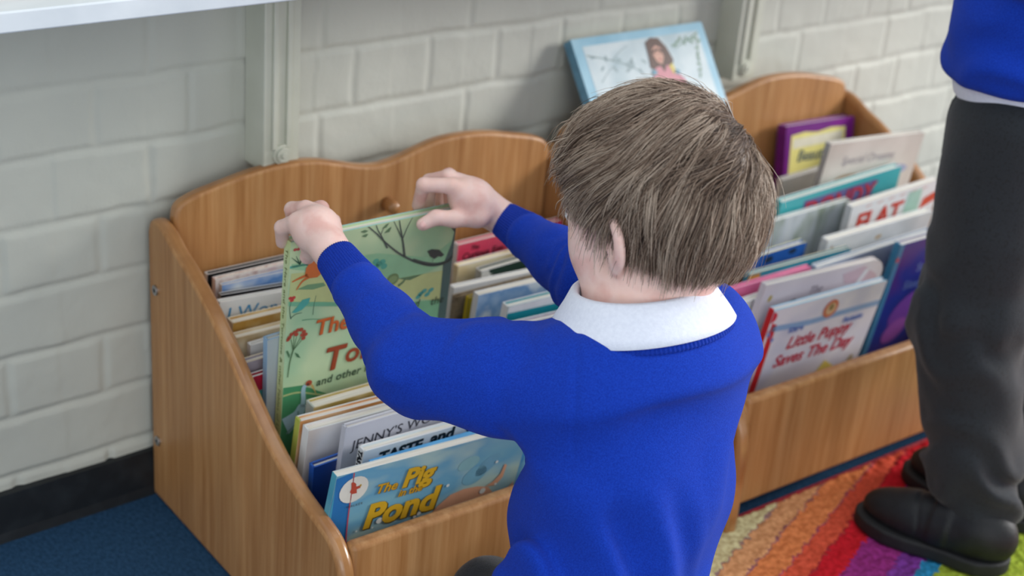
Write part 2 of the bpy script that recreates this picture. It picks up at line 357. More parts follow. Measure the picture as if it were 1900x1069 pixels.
# ------------------------------------------------------------------ books
BK = {
    'a1': ((-0.5962, -0.0385, 0.0242), (-0.0550, 0.0530, 0.0160), 0.2400, 0.2854, 0.0080),
    'a2': ((-0.6070, -0.0511, 0.0249), (-0.0550, 0.0581, 0.0241), 0.2100, 0.2844, 0.0090),
    'a3': ((-0.6131, -0.0644, 0.0242), (-0.0550, 0.0629, 0.0194), 0.2000, 0.2834, 0.0070),
    'a4': ((-0.6364, -0.0739, 0.0171), (-0.0550, 0.0670, -0.0529), 0.2100, 0.2781, 0.0070),
    'a5': ((-0.6244, -0.0872, 0.0168), (-0.0550, 0.0720, -0.0469), 0.2500, 0.2772, 0.0090),
    'a6': ((-0.6321, -0.1078, 0.0232), (-0.0550, 0.0802, 0.0064), 0.2000, 0.2617, 0.0140),
    'a7': ((-0.6274, -0.1281, 0.0245), (-0.0550, 0.0870, 0.0178), 0.2200, 0.2538, 0.0120),
    'a8': ((-0.6390, -0.1465, 0.0276), (-0.0550, 0.0931, 0.0600), 0.1600, 0.2508, 0.0080),
    'a10': ((-0.6544, -0.1638, 0.0280), (-0.0550, 0.0999, 0.0600), 0.1700, 0.2431, 0.0100),
    'a11': ((-0.6666, -0.1781, 0.0273), (-0.0550, 0.1046, 0.0600), 0.1500, 0.2323, 0.0080),
    'a12': ((-0.6276, -0.1909, 0.0290), (-0.0550, 0.1107, 0.0600), 0.2000, 0.2838, 0.0090),
    'hare': ((-0.6273, -0.2205, 0.1315), (-0.0550, 0.0785, 0.0095), 0.2072, 0.2951, 0.0130),
    'b1': ((-0.3006, -0.0801, 0.0245), (-0.0550, 0.0625, 0.0253), 0.1680, 0.2694, 0.0100),
    'b2': ((-0.3085, -0.1028, 0.0252), (-0.0550, 0.0707, 0.0299), 0.1840, 0.2526, 0.0100),
    'b3': ((-0.2949, -0.1283, 0.0280), (-0.0550, 0.0802, 0.0600), 0.1680, 0.2538, 0.0120),
    'b4': ((-0.3579, -0.1463, 0.0201), (-0.0550, 0.0880, -0.0241), 0.2000, 0.2537, 0.0100),
    'b7b': ((-0.3584, -0.1639, 0.0241), (-0.0550, 0.0938, 0.0172), 0.2000, 0.2510, 0.0070),
    'b7y': ((-0.3542, -0.1744, 0.0212), (-0.0550, 0.0975, -0.0107), 0.2000, 0.2525, 0.0060),
    'b6': ((-0.3508, -0.1896, 0.0216), (-0.0550, 0.1043, -0.0091), 0.2100, 0.2651, 0.0100),
    'b8': ((-0.3477, -0.2254, 0.0222), (-0.0550, 0.1179, -0.0057), 0.1900, 0.2642, 0.0120),
    'b9': ((-0.3729, -0.2472, 0.0201), (-0.0550, 0.1257, -0.0283), 0.1900, 0.2521, 0.0100),
    'b10': ((-0.3646, -0.2682, 0.0232), (-0.0550, 0.1325, 0.0072), 0.1800, 0.2426, 0.0090),
    'c1': ((-0.6034, -0.2417, 0.0241), (-0.0550, 0.1277, 0.0099), 0.2250, 0.2192, 0.0160),
    'c2': ((-0.6268, -0.2612, 0.0199), (-0.0550, 0.1345, -0.0225), 0.2500, 0.2210, 0.0100),
    'c3': ((-0.6413, -0.2765, 0.0211), (-0.0550, 0.1406, -0.0164), 0.2200, 0.2188, 0.0120),
    'c5': ((-0.6778, -0.3002, 0.0268), (-0.0550, 0.1474, 0.0600), 0.1300, 0.1867, 0.0090),
    'c4': ((-0.6059, -0.3109, 0.0230), (-0.0550, 0.1525, 0.0029), 0.2400, 0.2342, 0.0080),
    'c6': ((-0.6052, -0.3282, 0.0202), (-0.0550, 0.1582, -0.0240), 0.2300, 0.2119, 0.0110),
    'c7': ((-0.6109, -0.3462, 0.0203), (-0.0550, 0.1637, -0.0204), 0.2200, 0.2067, 0.0060),
    'c8': ((-0.6580, -0.3565, 0.0171), (-0.0550, 0.1698, -0.0493), 0.2450, 0.2172, 0.0090),
    'r1': ((0.3064, -0.1164, 0.1169), (-0.0500, -0.1396, -0.0253), 0.1535, 0.2295, 0.0180),
    'r3': ((0.2408, -0.1357, 0.0268), (-0.0500, 0.0812, 0.0600), 0.1300, 0.2778, 0.0100),
    'r2': ((0.2442, -0.1995, 0.0169), (-0.0500, 0.0873, -0.0581), 0.2120, 0.3576, 0.0100),
    'r4': ((0.2008, -0.2105, 0.0306), (-0.0500, 0.1107, 0.0600), 0.2500, 0.2931, 0.0120),
    'r4b': ((0.3272, -0.1911, 0.0242), (-0.0500, 0.0999, 0.0334), 0.1000, 0.2793, 0.0070),
    'r6': ((0.1189, -0.2212, 0.0255), (-0.0500, 0.1151, 0.0351), 0.1600, 0.2745, 0.0090),
    'r5': ((0.2721, -0.2513, 0.0289), (-0.0500, 0.1243, 0.0600), 0.1900, 0.2827, 0.0120),
    'r7': ((0.2085, -0.2723, 0.0252), (-0.0500, 0.1321, 0.0215), 0.2250, 0.2542, 0.0120),
    'r8': ((0.0241, -0.2510, 0.0247), (-0.0500, 0.1270, 0.0384), 0.1007, 0.2485, 0.0100),
    'r10': ((0.0249, -0.2782, 0.0222), (-0.0500, 0.1365, -0.0031), 0.2000, 0.2430, 0.0080),
    'r9': ((0.1621, -0.3037, 0.0277), (-0.0500, 0.1433, 0.0400), 0.2400, 0.2390, 0.0100),
    'r11': ((-0.0687, -0.3062, 0.0234), (-0.0500, 0.1491, 0.0112), 0.1450, 0.2531, 0.0080),
    'r15': ((0.2465, -0.3348, 0.0239), (-0.0500, 0.1548, 0.0126), 0.1700, 0.2612, 0.0110),
    'r12': ((-0.0688, -0.3257, 0.0270), (-0.0500, 0.1559, 0.0498), 0.1600, 0.2421, 0.0100),
    'r13': ((-0.0259, -0.3412, 0.0183), (-0.0500, 0.1630, -0.0398), 0.2350, 0.2735, 0.0090),
    'r14': ((-0.0322, -0.3647, 0.0207), (-0.0500, 0.1701, -0.0196), 0.2162, 0.2482, 0.0090),

}
page_m = mat('book_pages', '#ece8dd', '#d9d3c4', rough=.8, scale=400, stretch=(.05, 1, .05), lo=.3, hi=.7)
lam = mat('white_laminate', '#eceef0', '#e0e3e6', rough=.25)
def letters(txt, size, m, u, v, w, T, rot=0, shear=0, bold=0, cx=False, depth=.0003, sx=1.0, face='front', layer=1, space=1.0):
    """returns verts and faces of writing on a book's front; u,v from lower left corner of the cover"""
    c = bpy.data.curves.new('txt', 'FONT'); c.body = txt; c.size = size; c.shear = shear; c.offset = bold; c.extrude = 0; c.resolution_u = 3; c.space_character = space
    if cx: c.align_x = 'CENTER'
    o = bpy.data.objects.new('txt', c); COL.objects.link(o)
    me = bpy.data.meshes.new_from_object(o); bpy.data.objects.remove(o); bpy.data.curves.remove(c)
    ca, sa = math.cos(rot), math.sin(rot); V = []
    for q in me.vertices:
        x, y = q.co.x*sx, q.co.y; X = x*ca-y*sa; Y = x*sa+y*ca
        if face == 'front': V.append((u+X-w/2, -T/2-.00025*layer-.0001, v+Y))
        else: V.append((-w/2-.00035, v_sp(u, X, Y, T)[0], v+v_sp(u, X, Y, T)[1]))
    Fs = [tuple(p.vertices) for p in me.polygons]; bpy.data.meshes.remove(me); return V, Fs, m
def v_sp(u, X, Y, T): return (u-Y, X)   # unused form for spines
def add_art(t, parent, w, h, T, art, name='printed_shape'):
    if name == 'printed_shape' and len(art) > 3: name = 'cover_art'
    elif len(art) > 1:
        for a in art: add_art(t, parent, w, h, T, [a])
        return
    m = MB()
    for it in art:
        k = it[0]; c = it[1]; c = flat(c) if isinstance(c, str) else c
        ly = it[3] if len(it) > 3 else 1
        y = -T/2-.00025*ly
        if k == 'p':   # polygon, mm
            P = [(min(max(a/1000, .0003), w-.0003)-w/2, y, min(max(b/1000, .0003), h-.0003)) for a, b in it[2]]
            n = len(P)
            bm = [Vector(q) for q in P]
            from mathutils.geometry import tessellate_polygon
            m.add(P, [tuple(f) for f in tessellate_polygon([bm])], c)
        elif k == 'l':  # stroke: pts, widths
            pts, wd = it[2]; pts = catmull(pts, 6) if len(pts) > 2 else pts
            n = len(pts); wd = [wd[0]+(wd[1]-wd[0])*i/(n-1) for i in range(n)]
            V = []
            for i, (a, b) in enumerate(pts):
                p0 = pts[max(i-1, 0)]; p1 = pts[min(i+1, n-1)]; dx, dy = p1[0]-p0[0], p1[1]-p0[1]; q = math.hypot(dx, dy) or 1
                for sg in (-1, 1):
                    V.append(((a-sg*dy/q*wd[i]/2)/1000-w/2, y, (b+sg*dx/q*wd[i]/2)/1000))
            V = [(min(max(a, -w/2+.0003), w/2-.0003), b, min(max(z, .0003), h-.0003)) for a, b, z in V]
            m.add(V, [(2*i, 2*i+1, 2*i+3, 2*i+2) for i in range(n-1)], c)
        elif k == 'e':  # ellipse cx cy rx ry rot
            cx_, cy_, rx, ry, ro = it[2]; ro = math.radians(ro)
            P = []
            for a in np.linspace(0, 2*math.pi, 21)[:-1]:
                X = rx*math.cos(a); Y = ry*math.sin(a); P.append(((cx_+X*math.cos(ro)-Y*math.sin(ro))/1000-w/2, y, (cy_+X*math.sin(ro)+Y*math.cos(ro))/1000))
            P = [(min(max(a, -w/2+.0003), w/2-.0003), b, min(max(z, .0003), h-.0003)) for a, b, z in P]
            m.add(P, [tuple(range(20))], c)
    if m.V: m.build(name, parent)
def make_book(key, label, cover, spine=None, style='hard', art=None, texts=None, group=None, pages=None, round_tr=False, edge=None, rotx=None):
    loc, (rz, lean, roll), w, h, T = BK[key]
    R = Matrix.Rotation(rz, 4, 'Z') @ Matrix.Rotation(lean, 4, 'X') @ Matrix.Rotation(-roll, 4, 'Y')
    t = empty('picture_book', loc, R.to_euler()); tag(t, label, 'book', group)
    bd = .0019 if style == 'hard' else .0005; ins = .0028 if style == 'hard' else .0003
    spine = spine or cover; edge = edge or cover
    m = MB()
    def outline(d, ins_=0):
        r = .028 if round_tr else .003
        x0, x1, z0, z1 = -w/2+ins_*0, w/2-ins_, ins_, h-ins_
        P = [(x0, z0), (x1, z0)]
        P += [(x1-r+r*math.cos(a), z1-r+r*math.sin(a)) for a in np.linspace(0, math.pi/2, 8 if round_tr else 3)]
        P += [(x0, z1)]
        return P
    for y0 in (-T/2, T/2-bd):
        P = [(a, y0, b) for a, b in outline(0)]
        n = len(P); k0 = len(m.F); m.prism(P, (0, bd, 0), edge)
        if y0 < 0: m.M[k0+n+0] = m.mi(cover); m.M[k0+n+1] = m.mi(cover)
        else: m.M[k0+n] = m.mi(cover); m.M[k0+n+1] = m.mi(cover)
    m.box(-w/2-.0002, -w/2+bd, -T/2+.0002, T/2-.0002, 0, h, spine)
    cv = m.build('cover', t)
    m = MB(); P = [(a+(bd+.0002 if i in (0, n-1) else 0), -T/2+bd, b) for i, (a, b) in enumerate(outline(0, ins))]
    m.prism(P, (0, T-2*bd, 0), pages or page_m); m.build('pages', t)
    if art: add_art(t, cv, w, h, T, art)
    if texts:
        m = MB(); many = len(texts) > 3
        for tx in texts:
            if not many: m = MB()
            a = dict(tx); m.add(*letters(a.pop('s'), a.pop('size')/1000, flat(a.pop('c')), a.pop('u')/1000, a.pop('v')/1000, w, T, **a))
            if not many: m.build('title', cv)
        if many: m.build('title', cv)
    return t
def spine_text(t, s, size, c, w, h, T, top=.97, length=None, bold=0):
    cu = bpy.data.curves.new('txt', 'FONT'); cu.body = s; cu.size = size; cu.resolution_u = 2; cu.offset = bold
    o = bpy.data.objects.new('txt', cu); COL.objects.link(o); me = bpy.data.meshes.new_from_object(o); bpy.data.objects.remove(o)
    xs = [v.co.x for v in me.vertices]; sc = (length/max(xs)) if length else 1
    m = MB(); m.add([(-w/2-.0006, -v.co.y+size*.35, h*top-v.co.x*sc) for v in me.vertices], [tuple(p.vertices) for p in me.polygons], flat(c))
    m.build('spine_title', t)

def paint(name, *cs, scale=20, rough=.3, **k):
    if name in MATS: return MATS[name]
    return mat(name, cs[0], cs[1], c3=cs[2] if len(cs) > 2 else None, scale=scale, rough=rough, **k)
ART_HARE = [
    ('p', '#a0d2a4', [(2.1, 269.7), (39.9, 263.9), (106.3, 259.9), (178.0, 239.1), (211.9, 257.6), (215.4, 229.6), (152.0, 216.4), (108.8, 231.6), (2.4, 263.3)], 1),
    ('p', '#cdd594', [(2.1, 258.3), (53.7, 251.9), (123.4, 223.0), (202.1, 218.8), (207.3, 175.8), (110.9, 209.0), (43.4, 213.7), (0.8, 225.3)], 1),
    ('p', '#7fbf98', [(0.8, 225.3), (43.3, 215.1), (70.3, 207.3), (70.7, 203.2), (1.1, 220.0)], 2),
    ('p', '#8ac598', [(103.9, 210.7), (155.0, 188.3), (199.2, 181.2), (203.1, 148.4), (135.3, 172.4)], 1),
    ('p', '#4f9a6a', [(0.1, 118.4), (23.4, 115.3), (65.7, 88.9), (136.8, 82.9), (196.5, 77.1), (211.1, -50.8), (0.7, -87.1), (-7.4, 6.6)], 1),
    ('l', '#b9c98a', ([(0.7, 107.9), (20.5, 107.0), (51.6, 95.2), (86.5, 89.4)], (2.5, 1.5)), 2),
    ('p', '#56706c', [(206.7, 275.4), (209.2, 272.9), (211.1, 216.8), (213.9, 145.7), (216.6, 86.4), (196.5, 77.1), (195.9, 121.4), (195.9, 178.5), (195.2, 227.2), (203.8, 252.5)], 2),
    ('l', '#5a6660', ([(201.1, 274.5), (211.9, 257.6), (211.0, 240.8), (199.3, 229.7), (179.1, 229.4), (156.7, 239.0), (134.2, 253.9), (115.4, 271.0), (101.9, 285.4), (89.6, 296.9)], (4.2, 1.2)), 3),
    ('l', '#5a6660', ([(211.0, 240.8), (199.3, 229.7), (178.9, 230.8), (152.9, 241.9)], (4.5, 3.4)), 3),
    ('l', '#5a6660', ([(141.7, 248.3), (137.8, 266.3), (132.3, 287.0), (129.8, 297.9)], (3, 0.8)), 3),
    ('l', '#5a6660', ([(135.0, 273.5), (127.4, 288.0), (121.6, 298.2)], (1.4, 0.5)), 3),
    ('l', '#5a6660', ([(136.1, 269.3), (142.1, 285.1), (149.0, 298.0)], (1.4, 0.5)), 3),
    ('l', '#5a6660', ([(118.1, 263.9), (110.0, 278.6), (103.6, 289.6), (100.1, 298.6)], (2, 0.7)), 3),
    ('l', '#5a6660', ([(108.3, 282.2), (111.6, 289.9)], (1, 0.5)), 3),
    ('p', '#6e8f6a', [(109.0, 289.2), (114.0, 293.3), (117.9, 294.4), (114.4, 289.4)], 3),
    ('p', '#6e8f6a', [(112.2, 283.3), (117.2, 287.5), (121.1, 289.3), (119.0, 283.3)], 3),
    ('p', '#6e8f6a', [(82.2, 290.7), (87.4, 292.2), (92.2, 290.0), (87.7, 288.4)], 3),
    ('p', '#6e8f6a', [(84.0, 285.3), (89.1, 286.8), (92.5, 286.1), (89.5, 282.9)], 3),
    ('p', '#47504e', [(171.2, 248.7), (176.7, 250.2), (187.1, 247.3), (194.5, 239.6), (191.1, 237.6), (186.6, 239.3), (181.8, 236.9), (175.5, 241.7), (173.7, 245.4)], 4),
    ('l', '#47504e', ([(180.3, 237.9), (179.3, 233.4)], (0.5, 0.4)), 4),
    ('e', '#c65a58', (4.9, 286.0, 2.2, 1.6, 0), 3),
    ('e', '#c65a58', (8.6, 285.8, 2.2, 1.6, 0), 3),
    ('l', '#3f6b55', ([(11.6, 267.6), (1.6, 277.3)], (1.6, 0.4)), 2),
    ('l', '#3f6b55', ([(11.6, 267.6), (6.6, 278.1)], (1.6, 0.4)), 2),
    ('l', '#3f6b55', ([(11.6, 267.6), (13.4, 279.8)], (1.6, 0.4)), 2),
    ('l', '#3f6b55', ([(11.6, 267.6), (17.1, 280.3)], (1.6, 0.4)), 2),
    ('l', '#5fb8a4', ([(-0.9, 265.9), (14.2, 265.7), (27.1, 264.2)], (3, 2)), 1),
    ('p', '#d9773f', [(23.6, 268.1), (30.0, 268.0), (37.5, 261.9), (39.4, 251.8), (33.3, 247.4), (24.2, 248.2), (18.3, 252.1), (19.0, 260.9)], 3),
    ('l', '#d9773f', ([(21.4, 252.7), (12.0, 251.0), (3.3, 248.5)], (4, 1.2)), 3),
    ('l', '#d9773f', ([(22.9, 249.8), (15.4, 246.3), (9.0, 237.5)], (3.5, 1)), 3),
    ('p', '#7da57a', [(9.6, 238.1), (22.1, 240.9), (41.6, 239.0), (44.5, 234.5), (29.0, 233.5)], 2),
    ('p', '#f1e6dc', [(17.8, 270.0), (21.5, 271.8), (23.6, 268.8), (20.5, 266.9)], 4),
    ('e', '#62b8a0', (105.1, 250.3, 4, 3.4, 0), 2),
    ('e', '#62b8a0', (109.6, 246.0, 4, 3.4, 0), 2),
    ('e', '#62b8a0', (113.5, 247.8, 4, 3.4, 0), 2),
    ('e', '#62b8a0', (116.1, 242.0, 4, 3.4, 0), 2),
    ('e', '#62b8a0', (106.3, 244.1, 4, 3.4, 0), 2),
    ('e', '#5db0a8', (168.5, 195.5, 4, 2.6, 20), 2),
    ('e', '#5db0a8', (172.6, 198.0, 4, 2.6, 20), 2),
    ('e', '#5db0a8', (177.5, 192.7, 4, 2.6, 20), 2),
    ('e', '#5db0a8', (182.0, 197.2, 4, 2.6, 20), 2),
    ('e', '#5db0a8', (166.0, 192.6, 4, 2.6, 20), 2),
    ('e', '#7f9a6a', (128.9, 223.1, 8, 7, 10), 3),
    ('e', '#93ad78', (128.9, 223.1, 5.4, 4.4, 10), 4),
    ('l', '#6c8a66', ([(136.9, 213.1), (142.2, 216.0), (145.4, 219.3)], (3, 2)), 3),
    ('p', '#58b3a6', [(4.7, 211.3), (12.0, 217.4), (16.8, 224.0), (26.4, 224.4), (24.9, 218.2), (17.5, 212.1), (9.9, 210.0)], 3),
    ('e', '#cf4a45', (2.4, 229.4, 2.4, 1.8, 0), 3),
    ('e', '#cf4a45', (6.3, 229.1, 2.4, 1.8, 0), 3),
    ('e', '#cf4a45', (4.5, 226.3, 2.4, 1.8, 0), 3),
    ('l', '#5d7f68', ([(4.5, 203.5), (2.5, 217.1), (4.5, 226.3)], (1.2, 0.6)), 2),
    ('l', '#5d7f68', ([(4.5, 204.8), (10.0, 208.0), (17.7, 208.1)], (1.2, 0.5)), 2),
    ('l', '#5d7f68', ([(31.1, 202.2), (31.6, 213.9), (33.5, 225.3)], (0.8, 0.5)), 2),
    ('l', '#6aa582', ([(18.3, 198.7), (31.4, 196.8), (42.1, 193.5)], (1, 0.5)), 2),
    ('e', '#b8513c', (3.9, 181.2, 2.6, 2.2, 0), 4),
    ('e', '#b8513c', (6.2, 184.5, 2.6, 2.2, 0), 4),
    ('e', '#b8513c', (10.0, 186.2, 2.6, 2.2, 0), 4),
    ('e', '#b8513c', (13.8, 187.9, 2.6, 2.2, 0), 4),
    ('e', '#b8513c', (17.7, 187.6, 2.6, 2.2, 0), 4),
    ('e', '#b8513c', (21.1, 184.1, 2.6, 2.2, 0), 4),
    ('e', '#b8513c', (23.3, 180.2, 2.6, 2.2, 0), 4),
    ('e', '#b8513c', (19.4, 180.5, 2.6, 2.2, 0), 4),
    ('e', '#b8513c', (2.0, 179.0, 2.6, 2.2, 0), 4),
    ('e', '#b8513c', (12.1, 183.0, 2.6, 2.2, 0), 4),
    ('e', '#b8513c', (21.0, 176.1, 2.6, 2.2, 0), 4),
    ('l', '#5b7a55', ([(9.4, 163.6), (5.1, 182.2)], (1.0, 0.5)), 3),
    ('l', '#5b7a55', ([(9.4, 163.6), (9.5, 183.7)], (1.0, 0.5)), 3),
    ('l', '#5b7a55', ([(9.4, 163.6), (13.9, 185.9)], (1.0, 0.5)), 3),
    ('l', '#5b7a55', ([(9.4, 163.6), (19.4, 181.2)], (1.0, 0.5)), 3),
    ('l', '#5b7a55', ([(9.4, 163.6), (21.0, 176.1)], (1.0, 0.5)), 3),
    ('l', '#5b7a55', ([(4.7, 130.9), (6.3, 149.6), (9.4, 163.6)], (1.2, 1.6)), 3),
    ('p', '#4f7a55', [(11.5, 160.4), (15.5, 157.9), (19.2, 151.5), (14.5, 154.2)], 3),
    ('p', '#4f7a55', [(5.3, 154.6), (0.9, 164.5), (2.8, 165.4), (5.7, 159.2)], 3),
    ('l', '#a9cbd6', ([(27.4, 114.8), (25.0, 109.9), (25.8, 97.0), (25.1, 86.6)], (5, 6)), 4),
    ('l', '#a9cbd6', ([(24.9, 90.3), (20.2, 78.9), (11.3, 71.6), (3.5, 66.9)], (9, 26)), 4),
    ('e', '#b9543a', (31.3, 116.5, 4, 3.6, 0), 5),
    ('p', '#d3b06a', [(34.0, 115.7), (36.9, 112.1), (41.8, 99.4), (43.4, 95.4), (38.7, 104.5), (34.3, 111.4)], 5),
    ('e', '#2d3a3c', (30.0, 115.5, 1.6, 1.3, 0), 6),
    ('l', '#7fa9a4', ([(19.9, 83.2), (19.4, 69.1), (6.7, 57.3)], (2, 2)), 5),
]
ART_C8 = [
    ('p', '#2f78b8', [(-1.3, 214.2), (18.7, 217.3), (21.6, 189.8), (24.2, 156.7), (28.6, 117.1), (12.8, 115.1), (-0.1, 153.8)], 1),
    ('p', '#4aa0c0', [(-3.2, 211.3), (0.0, 213.8), (3.9, 152.5), (-0.1, 153.8)], 2),
    ('l', '#c8485a', ([(19.9, 217.6), (22.0, 187.5), (24.2, 156.7), (28.6, 117.1)], (1.4, 1.4)), 3),
    ('e', '#e8e4d8', (23.9, 194.0, 17, 17, 0), 3),
    ('p', '#c2513e', [(18.7, 204.7), (21.9, 204.5), (25.0, 201.4), (25.8, 197.7), (30.2, 197.8), (31.5, 194.5), (27.2, 193.7), (28.2, 188.4), (22.4, 188.8), (19.3, 191.9), (20.3, 196.5)], 4),
    ('e', '#c8a24a', (30.9, 197.6, 1.3, 1.8, 0), 4),
    ('p', '#e0a887', [(129.6, 118.9), (140.0, 134.7), (154.8, 146.7), (171.9, 149.8), (190.5, 148.0), (206.7, 142.3), (217.5, 129.8), (223.9, 120.0), (247.1, 118.3), (251.2, 103.6), (184.2, 101.3), (141.2, 99.7)], 2),
    ('p', '#e0a887', [(202.5, 144.4), (212.3, 149.1), (219.6, 157.6), (222.0, 170.7), (225.7, 168.1), (224.3, 151.7), (216.5, 141.7)], 3),
    ('p', '#e0a887', [(225.7, 127.3), (238.6, 135.0), (242.5, 140.1), (248.1, 120.4), (232.1, 117.5)], 3),
    ('e', '#79b0c6', (182.3, 165.6, 16, 12, 20), 1),
    ('e', '#74a9c4', (197.7, 176.1, 18, 9, 40), 1),
    ('e', '#8ab8c0', (170.0, 185.6, 14, 9, 10), 1),
    ('e', '#e9ece6', (65.5, 139.7, 4, 4, 0), 4),
    ('e', '#e9ece6', (116.6, 133.0, 2.6, 2.6, 0), 4),
    ('e', '#e9ece6', (111.8, 130.0, 2, 2, 0), 4),
    ('e', '#e9ece6', (199.4, 139.2, 4, 4, 0), 4),
    ('e', '#e9ece6', (147.4, 162.5, 2, 2, 0), 4),
    ('e', '#e9ece6', (215.9, 144.2, 1.6, 1.6, 0), 4),
    ('e', '#e9ece6', (209.1, 177.4, 1.8, 1.8, 0), 4),
    ('e', '#e9ece6', (32.8, 122.4, 1.6, 1.6, 0), 4),
    ('e', '#e9ece6', (38.4, 133.8, 1.2, 1.2, 0), 4),
    ('e', '#e9ece6', (58.4, 132.4, 1.2, 1.2, 0), 4),
    ('e', '#d8dfe0', (93.5, 119.3, 1.4, 1.1, 0), 4),
    ('e', '#d8dfe0', (96.7, 120.2, 1.4, 1.1, 0), 4),
    ('e', '#d8dfe0', (100.0, 121.2, 1.4, 1.1, 0), 4),
    ('e', '#d8dfe0', (103.2, 122.1, 1.4, 1.1, 0), 4),
    ('e', '#d8dfe0', (106.4, 123.0, 1.4, 1.1, 0), 4),
    ('e', '#d8dfe0', (109.7, 123.9, 1.4, 1.1, 0), 4),
    ('e', '#d8dfe0', (112.9, 124.8, 1.4, 1.1, 0), 4),
    ('e', '#d8dfe0', (116.2, 125.7, 1.4, 1.1, 0), 4),
    ('e', '#d8dfe0', (119.5, 126.6, 1.4, 1.1, 0), 4),
]
ART_R14 = [
    ('p', '#d3262f', [(4.4, 228.5), (14.2, 223.7), (16.9, 114.7), (4.0, 114.8)], 1),
    ('e', '#d8344a', (0.6, 237.5, 8, 8, 0), 3),
    ('l', '#8fb0d8', ([(3.6, 218.9), (77.6, 212.9), (139.2, 213.7), (226.1, 213.0)], (9, 9)), 1),
    ('e', '#d07a5c', (113.5, 226.4, 14, 14, 0), 3),
    ('e', '#d9b48c', (113.5, 226.4, 9, 9, 0), 4),
    ('e', '#8c7a4a', (113.3, 228.9, 4, 5, 0), 5),
    ('p', '#e8d46a', [(131.8, 119.7), (143.4, 136.2), (171.1, 118.3), (190.9, 104.0), (160.7, 98.4), (130.6, 105.6)], 2),
    ('e', '#b9a98a', (199.0, 121.9, 6, 10, 0), 2),
    ('l', '#c3b48c', ([(222.1, 203.4), (224.3, 149.8), (218.0, 117.0)], (2, 2)), 2),
    ('e', '#c85a78', (-1.4, 216.8, 3, 3, 0), 4),
    ('e', '#7a8fd0', (3.8, 211.4, 3, 3, 0), 4),
    ('e', '#c85a78', (8.9, 206.0, 3, 3, 0), 4),
    ('e', '#7a8fd0', (14.1, 200.6, 3, 3, 0), 4),
]
G_L = 'picture books filed in the nearer box'; G_R = 'picture books filed in the far box'
def T(s, size, c, u, v, **k): return dict(s=s, size=size, c=c, u=u, v=v, **k)
# held book
hb = make_book('hare', 'green fables picture book being lifted out by both hands of the crouching child',
     paint('green_cover', '#bcdaae', '#a8d0a6', '#cadfb2', scale=9, rough=.22, spec=.5), paint('lime_spine', '#cdd88a', '#c6d8ac', scale=8, rough=.25), art=ART_HARE, edge=paint('aqua_edge', '#b0e0da', '#9dd4cc'),
     texts=[T('The', 27, '#b0502c', 33.6, 175.2, shear=.12, bold=.0004, layer=5), T('The', 27, '#df6f35', 34.4, 176, shear=.12, bold=.0004, layer=6), T('Hare', 27, '#df6f35', 88, 172, shear=.12, bold=.0004, layer=6), T('and', 14, '#3c4a40', 147, 180, shear=.2, layer=6), T('the', 14, '#3c4a40', 182, 178, shear=.2, layer=6),
            T('T', 41, '#8a3a22', 47, 126, shear=.15, bold=.0008, layer=5), T('T', 41, '#a84a2c', 48, 127, shear=.15, bold=.0008, layer=6), T('ortoise', 34, '#a84a2c', 74, 131, shear=.12, bold=.0007, layer=6),
            T('and other Fables of', 13.5, '#34503c', 40, 110, shear=.2, bold=.0002, rot=.03, layer=6, space=1.05)])
spine_text(hb, 'The Hare and the Tortoise & other Fables of La Fontaine', .0068, '#6d7a3c', BK['hare'][2], BK['hare'][3], BK['hare'][4], top=.965, length=.27)
# nearer box, behind the held book
blk = paint('black_cover', '#17191d', '#22252b'); wht = paint('white_cover', '#e6e6e4', '#dcdedf', scale=12)
make_book('a1', 'black-covered book with a white top edge, rearmost behind the held green book', blk, wht, edge=wht, group=G_L)
make_book('a2', 'speckled pink and cream book, second from the back left of the nearer box', paint('speckled_cover', '#e3c9c6', '#c9a7a0', '#efe6df', scale=60), edge=wht, group=G_L)
make_book('a3', 'book with a pale blue watercolour cover, third from the back left of the nearer box', paint('sky_cover', '#8fb2dd', '#dfe6ee', '#5f8fcf', scale=16), wht, edge=wht, group=G_L)
make_book('a4', 'black book with a grey spine just behind the white one with blue lettering', blk, paint('grey_spine', '#8b8d8c', '#6c6a63'), edge=paint('grey_edge', '#cfd2d4', '#bfc2c4'), group=G_L)
make_book('a5', 'white book with blue hand-lettered title on the left of the nearer box', wht, edge=wht, group=G_L, style='hard', texts=[T('I Wonder', 24, '#3f8fc0', 9, 252, shear=.1, layer=1, sx=1.05)])
make_book('a6', 'mustard-fronted book with bowed cream top, left of the nearer box', paint('mustard_cover', '#caa35a', '#dcc08a', '#b98d44', scale=18), paint('cream_spine', '#ddd2bd', '#cdbfa5'), edge=paint('cream_edge', '#e6dcc6', '#d8ccb4'), group=G_L)
make_book('a7', 'tan and ochre book in front of the mustard one', paint('tan_cover', '#d9bd85', '#b99a68', '#e6d8bc', scale=14), edge=paint('cream_edge', ''), group=G_L)
make_book('a8', 'small white book peeping up left of the held green book', wht, edge=wht, group=G_L)
make_book('a10', 'narrow book with a lavender-grey cover near the left side panel', paint('lavender_cover', '#b9b2bb', '#a29aa6', scale=25), edge=paint('cream_edge', ''), group=G_L)
make_book('a11', 'small red book with a teal band, low beside the left side panel', paint('red_cover', '#c22b3f', '#a8203a'), edge=wht, group=G_L, art=[('p', '#3d8f8a', [(0, 196), (150, 196), (150, 212), (0, 212)], 1)])
make_book('a12', 'tall book with a pale blue spine directly behind the held green book', paint('silver_cover', '#c3cbcf', '#a9b4ba', scale=10), paint('light_blue_spine', '#9dc0dc', '#86acce'), edge=paint('light_blue_spine', ''), group=G_L)
